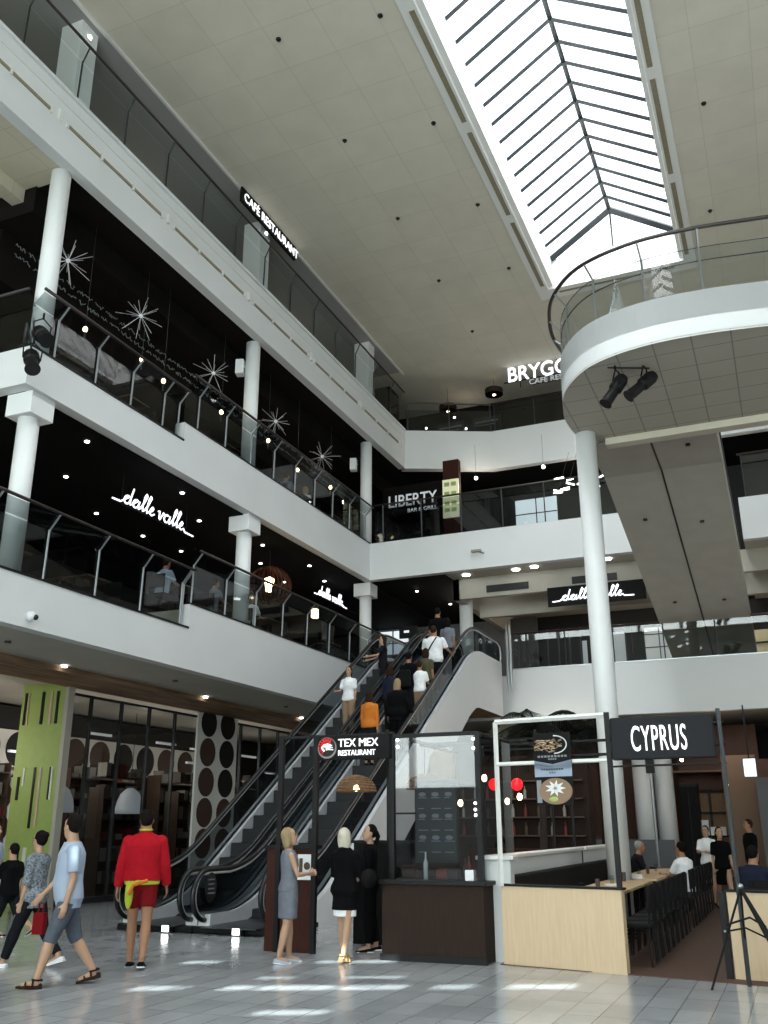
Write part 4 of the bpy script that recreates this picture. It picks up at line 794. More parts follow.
def person(label, loc, rz, h=1.72, fem=False, legs=((8, 5), (-8, 8)), arms=((5, 8, 12), (-5, 8, 12)), lean=0, head=(0, 0), top='tee', topm='shirt_blue', bot='pants', botm='denim',
           hem=.86, bhem=None, hair='short', hairm='hair_dark', shoem='shoe_black', shoe='shoe', skin='skin', vox=.012, wide=1.0, group=None, extra=None, pz=None, belly=0):
    root = thing('person', label, 'person', loc, rz, group); s = h/1.75
    L = R(lean); P0 = V((0, 0, .93))
    def T(p):   # upper body lean
        p = V(p)
        if p.z <= .95: return p
        d = p-P0; return P0+V((d.x, d.y*math.cos(L)+d.z*math.sin(L), -d.y*math.sin(L)+d.z*math.cos(L)))
    shw = .152*wide if fem else .172*wide; J = {}
    for i, sg in enumerate((-1, 1)):   # 0 = left, 1 = right
        a, k = R(legs[i][0]), R(legs[i][1]); hp = V((sg*.088, 0, .90)); kn = hp+V((sg*.005, math.sin(a), -math.cos(a)))*.41; c = a-k
        an = kn+V((0, math.sin(c), -math.cos(c)))*.41; J['leg%d' % i] = (hp, kn, an, c)
        p, ab, e = [R(q) for q in arms[i][:3]]; inw = R(arms[i][3]) if len(arms[i]) > 3 else 0
        sh = T((sg*shw, 0, 1.385)); el = sh+V((sg*math.sin(ab), math.sin(p)*math.cos(ab), -math.cos(p)*math.cos(ab)))*.285
        fd = V((-sg*math.sin(inw)+sg*math.sin(ab)*.4, math.sin(p+e)*math.cos(inw), -math.cos(p+e)*math.cos(inw))).normalized(); wr = el+fd*.25
        J['arm%d' % i] = (sh, el, wr, fd)
    lowz = min(J['leg0'][2].z, J['leg1'][2].z)-.085
    off = V((0, 0, -lowz if pz is None else pz/s-.93))
    if fem: ring = [(.83, .12, .09, 0), (.9, .165, .115, -.01), (.97, .16, .11, -.01), (1.06, .125, .09, 0), (1.14, .12, .085, 0), (1.24, .14, .105, .015), (1.33, .148, .105, .01), (1.39, .135, .085, 0), (1.435, .095, .065, 0), (1.47, .055, .052, 0), (1.57, .048, .05, .01)]
    else: ring = [(.83, .13, .09, 0), (.9, .165, .115, 0), (.97, .16, .112, 0), (1.06, .152, .108, .005), (1.14, .155, .11, .005), (1.25, .175, .12, .005), (1.34, .18, .118, 0), (1.39, .165, .1, 0), (1.44, .11, .075, 0), (1.48, .065, .062, 0), (1.57, .058, .058, .01)]
    def tors(mb, z0, z1, g, n=20, flare=0):
        rr = [r for r in ring if z0+.02 < r[0] < z1-.02]
        def at(z):
            for a_, b_ in zip(ring[:-1], ring[1:]):
                if a_[0] <= z <= b_[0]: f_ = (z-a_[0])/(b_[0]-a_[0]); return tuple(a_[q]+(b_[q]-a_[q])*f_ for q in range(4))
            q = ring[0] if z < ring[0][0] else ring[-1]; return (z, *q[1:])
        rr = [at(z0)]+rr+[at(z1)]; out = []
        for (z, rx, ry, yo) in rr:
            bl = belly*math.exp(-((z-1.05)/.13)**2); fl = flare*max(0, 1.05-z)
            out.append([T((((rx*wide+g+fl)*math.cos(2*PI*k/n)), yo+(ry*(1+.3*(wide-1))+g+fl+(bl if math.sin(2*PI*k/n) > 0 else 0))*math.sin(2*PI*k/n), z)) for k in range(n)])
        mb.loft(out)
    def leg(mb, i, g, t0=0, t1=2, r=(.082, .052, .05, .034)):
        hp, kn, an, c = J['leg%d' % i]; w_ = 1+.4*(wide-1); d1 = kn-hp; d2 = an-kn
        pts = [hp, hp+d1*.5, kn, kn+d2*.3, kn+d2*.7, an]; rs = [.087*w_, .074*w_, .056, .061, .046, .038]; ts = [0, .5, 1, 1.3, 1.7, 2]
        P_, R_ = [], []
        for q in range(6):
            if t0 <= ts[q] <= t1: P_.append(pts[q]); R_.append(rs[q]+g)
        if t1 not in ts:
            for q in range(5):
                if ts[q] < t1 < ts[q+1]: f_ = (t1-ts[q])/(ts[q+1]-ts[q]); P_.append(pts[q].lerp(pts[q+1], f_)); R_.append(rs[q]+(rs[q+1]-rs[q])*f_+g)
        mb.tube(P_, R_, 12, up=(1, 0, 0)); mb.ball(P_[0], R_[0])
    def arm(mb, i, g, t1=2):
        sh, el, wr, fd = J['arm%d' % i]; k = .9 if fem else 1
        pts = [sh, sh.lerp(el, .5), el, el.lerp(wr, .4), wr]; rs = [.052*k, .044*k, .037*k, .037*k, .026*k]; ts = [0, .5, 1, 1.4, 2]; P_, R_ = [], []
        for q in range(5):
            if ts[q] <= t1: P_.append(pts[q]); R_.append(rs[q]+g)
        if t1 not in ts:
            for q in range(4):
                if ts[q] < t1 < ts[q+1]: f_ = (t1-ts[q])/(ts[q+1]-ts[q]); P_.append(pts[q].lerp(pts[q+1], f_)); R_.append(rs[q]+(rs[q+1]-rs[q])*f_+g)
        mb.tube(P_, R_, 12, up=(1, 0, 0)); mb.ball(sh-V((0, 0, .012)), R_[0]*(1.05 if g < .03 else .98))
    hy, hpit = R(head[0]), R(head[1]); HC = T((0, .015, 1.625)); HM = Matrix.Translation(HC) @ Matrix.Rotation(hy, 4, 'Z') @ Matrix.Rotation(-hpit, 4, 'X')
    def hl(p): return HM @ V(p)
    # body
    b = MB(); tors(b, .83, 1.57, 0)
    for i in (0, 1): leg(b, i, 0)
    for i in (0, 1): arm(b, i, 0)
    for i, sg in enumerate((-1, 1)):   # hands
        sh, el, wr, fd = J['arm%d' % i]; med = V((-sg, 0, 0)); med = (med-fd*med.dot(fd)).normalized(); fw = fd.cross(med)*sg; fw = fw if fw.y > 0 or fw.z > 0 else -fw
        b.tube([wr-fd*.02, wr+fd*.03, wr+fd*.085], [.024, .036, .038], 8, flat=.45, up=tuple(med))
        for q, (o_, ln) in enumerate(((.03, .07), (.011, .08), (-.009, .075), (-.027, .06))):
            p0 = wr+fd*.08+fw*o_; p1 = p0+fd*ln*.45+med*.008; p2 = p1+fd*ln*.35+med*.02; p3 = p2+fd*ln*.15+med*.02; b.tube([p0, p1, p2, p3], [.0095, .009, .008, .007], 6)
        p0 = wr+fd*.025+fw*.028; b.tube([p0, p0+fw*.03+fd*.025+med*.01, p0+fw*.035+fd*.055+med*.02], [.012, .011, .008], 6)
    rings = []
    for (z, rx, ry, yo) in ((-.125, .028, .03, .035), (-.105, .045, .055, .03), (-.07, .06, .078, .014), (-.03, .068, .09, .003), (.02, .074, .096, 0), (.06, .073, .094, -.004), (.095, .055, .072, -.008), (.118, .022, .03, -.01)):
        rings.append([hl((rx*math.cos(2*PI*k/16), yo+ry*math.sin(2*PI*k/16), z)) for k in range(16)])
    b.loft(rings); b.tube([hl((0, .09, .02)), hl((0, .115, -.022)), hl((0, .09, -.035))], [.01, .014, .012], 6)
    for sg in (-1, 1): b.ball(hl((sg*.074, -.005, -.005)), .012, .02, .03, 8, 6)
    for i in (0, 1):
        an, c = J['leg%d' % i][2:]; fdn = V((0, math.cos(c*.35), math.sin(c*.35) if pz is None else 0)); b.tube([an-fdn*.03+V((0, 0, -.03)), an+fdn*.06-V((0, 0, .045)), an+fdn*.15-V((0, 0, .06))], [.036, .034, .024], 8)
    def fin(mb): mb.v = [(p+off)*s for p in mb.v]; return mb
    fin(b); remesh('body', b, skin, vox, root)
    b = MB(); [b.ball(hl((sg*.03, .086, .005)), .011, .008, .008, 6, 5) for sg in (-1, 1)]; [b.tube([hl((sg*.015, .093, .03)), hl((sg*.045, .084, .032))], .005, 4) for sg in (-1, 1)]
    obj('eyes', fin(b), 'eye', root, local=True); b = MB(); b.tube([hl((-.022, .083, -.065)), hl((0, .091, -.066)), hl((.022, .083, -.065))], .006, 5); obj('mouth', fin(b), 'lips', root, local=True)
    # hair
    b = MB()
    if hair != 'none':
        b.ball(hl((0, -.024, .03)), .083, .1, .108, 16, 12, HM.to_3x3().to_4x4())
        if hair == 'long': b.loft([[hl((rx*(1+.07*math.sin(k*2.3+z*9))*math.cos(2*PI*k/28), yo+ry*(1+.07*math.sin(k*2.3+z*9))*math.sin(2*PI*k/28), z)) for k in range(28)] for z, rx, ry, yo in ((.05, .085, .085, -.03), (-.03, .092, .07, -.045), (-.11, .095, .055, -.055), (-.19, .08, .04, -.06), (-.24, .05, .02, -.065))])
        if hair == 'tail': b.tube([hl((0, -.11, .04)), hl((0, -.15, -.02)), hl((0, -.13, -.15)), hl((0, -.1, -.28))], [.03, .035, .03, .012], 8)
        if hair == 'bun': b.ball(hl((0, -.11, .07)), .045)
        if hair == 'bob': b.loft([[hl((rx*(1+.07*math.sin(k*2.3+z*9))*math.cos(2*PI*k/28), yo+ry*(1+.07*math.sin(k*2.3+z*9))*math.sin(2*PI*k/28), z)) for k in range(28)] for z, rx, ry, yo in ((.05, .088, .09, -.028), (-.04, .1, .08, -.035), (-.11, .1, .07, -.04), (-.15, .08, .05, -.045))])
        if hair == 'cap': b.loft([[hl((.08*math.cos(2*PI*k/14), -.0+.1*math.sin(2*PI*k/14)+(.05 if math.sin(2*PI*k/14) > .3 else 0), z)) for k in range(14)] for z in (.055, .07)])
        remesh('hair', fin(b), hairm, vox*.8, root)
    g = .014
    # lower garment
    if bot in ('pants', 'shorts'):
        t1 = 1.93 if bot == 'pants' else (bhem or 1.05); b = MB(); tors(b, .83, 1.0, g)
        for i in (0, 1): leg(b, i, g+.004, 0, t1)
        remesh('trousers' if bot == 'pants' else 'shorts', fin(b), botm, vox, root)
    if bot in ('skirt', 'dress'):
        zb = bhem or .55; b = MB(); rr = []
        pts = [(1.02, .15, .105), (.93, .178, .13), (.82, .18, .135), (.7, .168, .13), (zb, .16, .13)] if bot == 'dress' else [(.95, .14, .1), (.8, .165, .12), (zb, .165, .125)]
        for z, rx, ry in pts: rr.append([V((rx*wide*math.cos(2*PI*k/20), -.005+ry*math.sin(2*PI*k/20), z)) for k in range(20)])
        b.loft(rr); remesh('skirt', fin(b), botm, vox, root)
    # upper garment
    b = MB(); loose = {'tee': .012, 'jacket': .022, 'long': .012, 'tank': .004, 'blouse': .02}[top]
    tors(b, hem, 1.45 if top == 'tank' else 1.47, g+loose, flare=(.09 if hem < .7 else .05) if top in ('jacket', 'blouse', 'tee') else 0)
    if top != 'tank':
        for i in (0, 1): arm(b, i, g+loose*.6, .8 if top == 'tee' else (1.15 if top == 'blouse' else 1.92))
    if top == 'jacket': b.tube([T((0, 0, 1.44)), T((0, .0, 1.5))], [.09, .075], 14)
    remesh({'tee': 'shirt', 'jacket': 'jacket', 'long': 'sweater', 'tank': 'sleeveless_top', 'blouse': 'blouse'}[top], fin(b), topm, vox, root)
    # shoes
    for i in (0, 1):
        an, c = J['leg%d' % i][2:]; tilt = c*.35 if pz is None else 0; Mx = Matrix.Translation(an) @ Matrix.Rotation(tilt, 4, 'X')
        b = MB(); hgt = -.03 if shoe == 'shoe' else -.055
        rr = []
        for y, w_, z in ((-.07, .03, -.045), (-.055, .04, -.03), (0, .043, hgt+.0), (.07, .046, -.05), (.13, .046, -.06), (.175, .032, -.066), (.19, .015, -.07)):
            rr.append([Mx @ V((x_, y, z_)) for x_, z_ in ((-w_, -.085), (w_, -.085), (w_, (z-.085)/2), (w_*.6, z), (-w_*.6, z), (-w_, (z-.085)/2))])
        b.loft(rr); so = obj('shoe' if shoe == 'shoe' else 'sandal', fin(b), shoem, root, local=True, smooth=False)
        if shoe == 'sandal' and vox < .013:
            b = MB()
            for yy, zz, ww in ((.1, -.012, .05), (.03, .015, .045)): b.tube([Mx @ V((-ww, yy, -.08)), Mx @ V((-ww*.7, yy, zz-.03)), Mx @ V((0, yy, zz-.018)), Mx @ V((ww*.7, yy, zz-.03)), Mx @ V((ww, yy, -.08))], .011, 5)
            b.tube([Mx @ V((.045*math.cos(a_), -.01+.05*math.sin(a_), -.0)) for a_ in [q*PI/6 for q in range(13)]], .01, 5)
            q = obj('strap', fin(b), shoem, so, local=True)
        if shoe == 'shoe' and vox < .013:
            b = MB(); b.box(-.044, .044, -.07, .17, -.092, -.078, Mx); fin(b); q = obj('sole', b, 'plastic_white', so, local=True)
    if extra: extra(root, J, T, hl, off, s, fin, tors, leg, g, vox)
    return root
N_ = .011
def ex_man(root, J, T, hl, off, s, fin, tors, leg, g, vox):
    b = MB(); b.ball(T((0, .118, 1.18)), .085, .02, .14); o = remesh('shirt_print', fin(b), 'goods_light', .012, root)
person('man in pale blue t-shirt and grey knee shorts walking with sandals', (-7.5, 8.8, 0), R(135), 1.78, legs=((21, 6), (-15, 18)), arms=((-4, 6, 16), (14, 8, 28)), lean=2, head=(-48, 0), topm='shirt_blue', hem=.8, bot='shorts', botm='denim', bhem=1.12, hairm='hair_dark', shoem='sandal', shoe='sandal', skin='skin_pale', vox=N_, wide=1.1, belly=.04, extra=ex_man)
person('woman in patterned blouse and grey trousers walking beside man in pale blue', (-8.85, 9.75, 0), R(95), 1.62, True, legs=((24, 4), (-18, 25)), arms=((0, 6, 14), (10, 8, 20)), head=(-10, 0), top='blouse', topm='print_cloth', hem=.78, botm='dark_cloth', hair='bun', hairm='hair_dark', shoem='shoe_white', skin='skin_pale', vox=N_)
b = MB(); b.cbox((-8.61, 9.62, 0.51), .14, .09, .24, rz=.2); b.tube([(-8.649999999999999, 9.62, 0.62), (-8.639999999999999, 9.62, 0.73), (-8.58, 9.62, 0.73), (-8.57, 9.62, 0.62)], .01, 5); o = obj('hand_bag', b, 'maroon', bevel=.02); tag(o, 'small red hand bag hanging beside the grey trousers', 'bag')
person('child in black shirt and shorts walking behind the patterned blouse', (-10.55, 11.1, 0), R(85), 1.42, legs=((20, 6), (-28, 40)), arms=((30, 8, 50), (-15, 8, 20)), topm='black_cloth', hem=.8, bot='shorts', botm='dark_cloth', bhem=.9, shoem='shoe_black', skin='skin_pale', vox=N_)
person('person in light blue shirt cut by the left edge, beside the child in black', (-11.95, 12.1, 0), R(-80), 1.7, legs=((15, 5), (-12, 10)), arms=((10, 6, 20), (-10, 6, 15)), topm='shirt_blue', botm='dark_cloth', skin='skin_pale', vox=N_)
def ex_red(root, J, T, hl, off, s, fin, tors, leg, g, vox):
    b = MB(); rr = []
    for z, q in ((.99, .04), (.95, .045), (.9, .043)): rr.append([V(((.165+q)*math.cos(2*PI*k/20), (.112+q)*math.sin(2*PI*k/20), z)) for k in range(20)])
    b.loft(rr); b.ball((-.13, -.1, .8), .05, .035, .17); remesh('tied_cloth', fin(b), 'lime_cloth', vox, root, 'lime green cloth tied round the waist')
    b = MB(); b.tube([V((.08, -.155, .95)), V((-.08, -.16, .9)), V((-.13, -.15, .8))], .02, 6); obj('trim_band', fin(b), 'orange_cloth', root, local=True)
    b = MB(); b.tube([T((.07*math.cos(a), .068*math.sin(a), 1.515)) for a in [k*PI/6 for k in range(13)]], .012, 6); obj('collar_band', fin(b), 'lime_cloth', root, local=True)
person('person seen from behind in a red jacket, maroon shorts and black shoes', (-7.62, 10.25, 0), R(30), 1.83, legs=((10, 3), (-12, 12)), arms=((-3, 13, 6), (6, 13, 14)), head=(0, -6), top='jacket', topm='red_cloth', hem=.94, bot='shorts', botm='maroon', bhem=.62, hairm='hair_dark', shoem='shoe_black', skin='skin', vox=N_, wide=1.1, extra=ex_red)
person('woman in grey sleeveless dress and pale blue sneakers at the kiosk', (-6.12, 11.3, 0), R(-50), 1.6, True, legs=((5, 4), (-5, 8)), arms=((18, 6, 75, 35), (20, 6, 78, 35)), lean=-2, head=(-12, -12), top='tank', topm='grey_dress', hem=.9, bot='dress', botm='grey_dress', bhem=.56, hair='bob', hairm='hair_blonde', shoem='shoe_blue', skin='skin_pale', vox=N_, wide=1.15)
person('silver haired woman in black jacket and short white skirt at the kiosk', (-5.52, 11.72, 0), R(-8), 1.6, True, legs=((9, 4), (-9, 6)), arms=((15, 12, 60, 30), (18, 12, 62, 30)), lean=-2, head=(-5, -10), top='jacket', topm='black_cloth', hem=.66, bot='skirt', botm='white_cloth', bhem=.575, hair='bob', hairm='hair_silver', shoem='sandal_tan', shoe='sandal', skin='skin_pale', vox=N_, wide=1.08)
b = MB(); b.ball((-5.2, 11.75, .98), .09, .15, .12); b.tube([(-5.22, 11.7, 1.08), (-5.28, 11.66, 1.36), (-5.25, 11.8, 1.08)], .01, 5); o = obj('shoulder_bag', b, 'bag_black', smooth=True); tag(o, 'black shoulder bag at the side of the silver haired woman', 'bag')
person('dark haired hostess dressed all in black facing the two women', (-5.62, 12.75, 0), R(118), 1.64, True, legs=((4, 4), (-4, 6)), arms=((12, 5, 60, 30), (14, 5, 62, 30)), head=(15, -10), top='long', topm='black_cloth', hem=.8, botm='black_cloth', hair='tail', hairm='hair_dark', shoem='shoe_black', skin='skin_pale', vox=N_)
def stepz(y):
    n = 23; dy = (Y1-Y0)/n
    if y > Y1: return ZU
    return (int((y-Y0)/dy)+1)*ZU/n+.008
def esc(x, y, label, **k):
    y = Y0+(int((y-Y0)/((Y1-Y0)/23))+.5)*(Y1-Y0)/23 if y < Y1 else y
    kw = dict(vox=.017, legs=((2, 2), (-1, 3)), group='people on the escalators'); kw.update(k)
    return person(label, (x, y, stepz(y)+.005), kw.pop('rz', 0), **kw)
SP = 'people on the escalators'
esc(-9.72, 20.9, 'woman in white t-shirt and patterned khaki trousers riding down', rz=PI, h=1.66, fem=True, topm='white_cloth', botm='khaki', hair='tail', hairm='hair_brown', arms=((0, 8, 20), (20, 8, 60)), skin='skin_pale', hem=.86)
esc(-9.5, 22.4, 'person in dark top leaning on the rail, riding down behind white t-shirt', rz=R(120), h=1.66, fem=True, topm='dark_cloth', botm='dark_cloth', hair='long', hairm='hair_brown', arms=((40, 8, 40), (35, 8, 40)), skin='skin_pale')
esc(-8.62, 19.7, 'person in bright orange sweater seen from behind, lowest on the up escalator', h=1.64, fem=True, top='long', topm='orange_cloth', botm='dark_cloth', hair='bob', hairm='hair_brown', wide=1.05, skin='skin_pale')
esc(-8.1, 19.95, 'broad person in loose black top with blonde hair, right of orange sweater', h=1.68, fem=True, top='jacket', topm='black_cloth', botm='black_cloth', hair='long', hairm='hair_blonde', wide=1.3, arms=((0, 14, 20), (10, 16, 20)), hem=.75)
esc(-8.62, 20.6, 'brown haired person in dark clothes just above orange sweater', h=1.6, fem=True, top='long', topm='navy', botm='dark_cloth', hair='bob', hairm='hair_brown')
esc(-8.3, 21.0, 'person with black backpack in the middle of the crowd', h=1.72, top='long', topm='black_cloth', botm='dark_cloth', hairm='hair_dark')
b = MB(); b.cbox((-8.3, 20.86, 5.0), .3, .16, .42); o = obj('backpack', b, 'bag_black', bevel=.05); tag(o, 'black backpack on the back of a person on the escalator', 'backpack')
esc(-8.02, 21.0, 'boy in white t-shirt with a dark strap, riding up on the right', h=1.48, topm='white_cloth', botm='khaki', bot='shorts', hairm='hair_brown', arms=((20, 10, 60), (20, 10, 50)))
esc(-8.0, 21.55, 'brown haired person in olive top behind the boy in white', h=1.6, fem=True, top='tee', topm='olive', botm='dark_cloth', hair='bob', hairm='hair_brown')
def ex_strap(root, J, T, hl, off, s, fin, tors, leg, g, vox):
    b = MB(); b.tube([T((.12, -.13, 1.44)), T((.02, -.165, 1.28)), T((-.1, -.16, 1.1)), T((-.19, -.06, .98))], .016, 6); obj('strap', fin(b), 'black_cloth', root, local=True, label='black diagonal bag strap')
esc(-8.08, 22.5, 'tall broad man in white t-shirt with diagonal black strap', h=1.8, topm='white_cloth', botm='dark_cloth', hairm='hair_brown', hair='short', wide=1.3, arms=((20, 18, 40), (25, 20, 50)), hem=.82, extra=ex_strap)
b = MB(); b.ball((-8.42, 22.55, 6.05), .08, .12, .14); o = obj('cross_body_bag', b, 'bag_black', smooth=True); tag(o, 'small black cross body bag of the tall man in white', 'bag')
esc(-8.4, 23.7, 'person in black shirt at the top of the up escalator', h=1.78, topm='black_cloth', botm='dark_cloth', hairm='hair_dark', wide=1.1)
esc(-7.98, 23.2, 'person in pale striped top beside the tall man in white', h=1.64, fem=True, topm='grey_dress', botm='dark_cloth', hair='bob', hairm='hair_dark')
# people in the restaurants, seated and standing
def seated(label, x, y, z, rz, **k):
    kw = dict(legs=((84, 82), (80, 78)), arms=((35, 8, 55, 20), (30, 8, 60, 20)), pz=.53, vox=.02, lean=6, group='diners'); kw.update(k)
    return person(label, (x, y, z), rz, **kw)
seated('grey haired man in dark shirt seated on the banquette by the white column', -3.36, 21.6, 0, R(-80), top='long', topm='dark_cloth', botm='dark_cloth', hairm='hair_grey', lean=12, vox=.015)
seated('person in white shirt seated near the back of the restaurant', -2.02, 19.0, .008, R(60), topm='white_cloth', botm='dark_cloth', hairm='hair_dark')
seated('man in dark t-shirt seated with his back to the right partition', -.75, 15.6, .008, R(-30), topm='navy', botm='dark_cloth', hairm='hair_dark', lean=10, wide=1.15, vox=.015)
seated('person in grey top seated across from the man in dark t-shirt', -.2, 18.0, .008, R(120), topm='grey_dress', botm='dark_cloth', hairm='hair_brown', fem=True, hair='bob')
person('waitress in grey pinafore standing at the rear of the restaurant', (-1.95, 23.0, .008), R(170), 1.62, True, arms=((25, 8, 70, 25), (25, 8, 70, 25)), topm='white_cloth', bot='dress', botm='grey_dress', hair='tail', hairm='hair_brown', vox=.018, skin='skin_pale')
person('woman in black dress walking down the restaurant aisle', (-1.55, 21.4, .008), R(200), 1.62, True, legs=((20, 6), (-16, 20)), topm='black_cloth', bot='skirt', botm='black_cloth', hair='long', hairm='hair_dark', vox=.018, skin='skin_pale')
person('person in black standing beyond the dark sign post', (-1.05, 23.4, .008), R(120), 1.75, topm='black_cloth', top='long', botm='black_cloth', hairm='hair_brown', vox=.02)
G1 = 'chairs on the first gallery'
gx = -12.5
def f1(y): return 6.08 if y > 16.4 else Z1L-.1
def f2(y): return 10.1 if y > 15.75 else Z2L-.02
for i, y in enumerate((12.0, 14.2, 17.4, 19.4, 21.2, 23.1, 24.9)):
    t = table(gx, y, 'dark cafe table on the first gallery, ' + ['beside the left column', 'behind the second glass pane', 'behind the step in the edge', 'beside the middle column', 'below the large woven lamp', 'near the far end', 'beside the far column'][i], m='shelf_brown', grp='cafe tables on the first gallery', d=.7); t.location.z = f1(y)
    for sg in (-1, 1): chair(gx, y+sg*.68, f1(y), 0 if sg < 0 else PI, 'black chair at the cafe tables of the first gallery', G1)
for (y, l, k) in ((11.32, 'grey haired person seated at the left end of the first gallery, seen from behind', dict(rz=R(-10), top='long', topm='dark_cloth', hairm='hair_grey')), (16.72, 'person in pale blue shirt seated left of the middle column', dict(rz=R(-10), topm='shirt_blue', hairm='hair_dark')),
                  (18.72, 'dark haired person drinking, seated beside the middle column', dict(rz=R(-20), topm='grey_dress', hairm='hair_dark')), (20.52, 'fair haired person in white seated below the woven lamp', dict(rz=R(-10), topm='white_cloth', hairm='hair_blonde', hair='bob', fem=True))):
    rz = k.pop('rz'); seated(l, gx, y, f1(y), rz, botm='dark_cloth', **k)
for i, y in enumerate((12.9, 14.9, 18.8, 22.8, 24.9)):
    t = table(gx, y, 'dark cafe table on the second gallery, ' + ['next to the left column', 'beside the edge step', 'next to the middle column', 'past the middle column', 'near the far column'][i], m='shelf_brown', grp='cafe tables on the second gallery', d=.7); t.location.z = f2(y)
    for sg in (-1, 1): chair(gx, y+sg*.68, f2(y), 0 if sg < 0 else PI, 'black chair at the cafe tables of the second gallery', 'chairs on the second gallery')
seated('fair haired person in white seated on the second gallery', gx, 23.5, 10.1, R(165), topm='white_cloth', botm='dark_cloth', hairm='hair_blonde', hair='bob', fem=True); seated('person in grey seated across from the one in white on the second gallery', gx, 22.12, 10.1, R(-10), topm='grey_dress', botm='dark_cloth', hairm='hair_brown')
# ------------------------------------------------------------------ lamps and lights
for i, (y, z) in enumerate(((13.2, 11.38), (15.07, 11.6), (15.9, 11.45), (18.35, 11.7), (20.75, 11.85), (22.5, 11.6), (24.7, 11.8))):
    t_ = thing('bulb_lamp', 'single globe bulb hanging over the second gallery, number in the row not marked', 'pendant lamp', (-12.3, y, 13.3)); t_['label'] = 'single glowing bulb over the second gallery, ' + ['next to the left column', 'left of the edge step', 'just past the left one of a close pair', 'above the raised railing start', 'past the middle column', 'one before the last in the row', 'last before the far column'][i]
    t_['group'] = 'bulbs over the second gallery'
    b = MB(); b.ball((-12.3, y, z), .05, .05, .065); obj('bulb', b, 'bulb', t_, True); b = MB(); b.tube([(-12.3, y, z-.06), (-12.3, y, z-.25)], .02, 6); b.tube([(-12.3, y, z+.05), (-12.3, y, 13.9)], .004, 4); obj('cord', b, 'dark_steel', t_)
rr = random.Random(11)
for i, (x, y) in enumerate(((-13.95, 14.9), (-15, 17.2), (-12.2, 13.5), (-12.2, 16.8), (-15.1, 19.2), (-15, 20.8), (-13.4, 13.0), (-13, 18.7), (-12.6, 21.2), (-13.6, 22.8), (-12.4, 23.6), (-14, 25), (-12.8, 25.4), (-10.6, 27.8), (-10.2, 30), (-13.5, 27))):
    b = MB(); b.disc((x, y, Z2B-.04), .05, 2, 12, .02); o = obj('downlight', b, 'bulb_white'); tag(o, 'tiny downlight in the black ceiling of the first gallery', 'downlight', 'downlights in the black ceiling')
for i, (x, y) in enumerate(((-8.6, 26.9), (-7.0, 26.9), (-6.4, 26.8), (-4.2, 26.8), (-8.2, 28.6), (-5.0, 31.0), (-6.5, 30.5))):
    b = MB(); b.disc((x, y, 9.08), .12, 2, 14, .03); o = obj('downlight', b, 'bulb_white'); tag(o, 'round downlight in the grey soffit over the back first gallery', 'downlight', 'downlights in the back soffit')
for i, y in enumerate((12.5, 15.0, 17.6, 20.2, 22.8, 25.4)):
    b = MB(); b.disc((-12.6 - (i % 2)*.9, y, Z1B-.03), .06, 2, 12, .03); o = obj('downlight', b, 'bulb_white' if i % 2 else 'dark_steel'); tag(o, 'small round fitting in the grey soffit above the shop', 'downlight', 'fittings in the shop soffit')
# firework star lights on the dark ceiling of the second gallery
for i, (x, y) in enumerate(((-12.75, 12.95), (-12.72, 15.4), (-12.75, 18.55), (-12.75, 21.9), (-12.72, 24.9))):
    t_ = thing('star_light', 'firework shaped star light on the dark ceiling, ' + ['partly behind the left column', 'between the left and middle columns', 'just left of the middle column', 'right of the middle column', 'smallest, near the far column'][i], 'ceiling light', (x, y, 13.3), group='star lights')
    b = MB(); b.ball((x, y, 13.0), .05); obj('centre', b, 'letter_soft', t_, True); b = MB()
    for k in range(20):
        zz = 1-2*(k+.5)/20; a = k*2.4+i; l = rr.uniform(.38, .62); q = math.sqrt(1-zz*zz); b.tube([(x, y, 13.0), (x+l*q*math.cos(a), y+l*q*math.sin(a), 13.0+min(l*zz, .33))], .006, 3)
    obj('rays', b, 'plastic_white', t_)
# handwriting frieze on the bulkhead of the second gallery
t_ = thing('script_frieze', 'two rows of small white handwriting running along the dark bulkhead', 'wall lettering', (-13.59, 18, 13)); b = MB()
for row, z in enumerate((13.2, 12.97)):
    y = 12.3
    while y < 29:
        w_ = rr.uniform(.15, .55); pts = []; yy = y
        while yy < y+w_: pts.append((-13.59, yy, z+rr.uniform(-.05, .06))); yy += .03
        if len(pts) > 3: b.tube(pts, .011, 3)
        y += w_+.07
obj('script', b, 'chalk', t_)
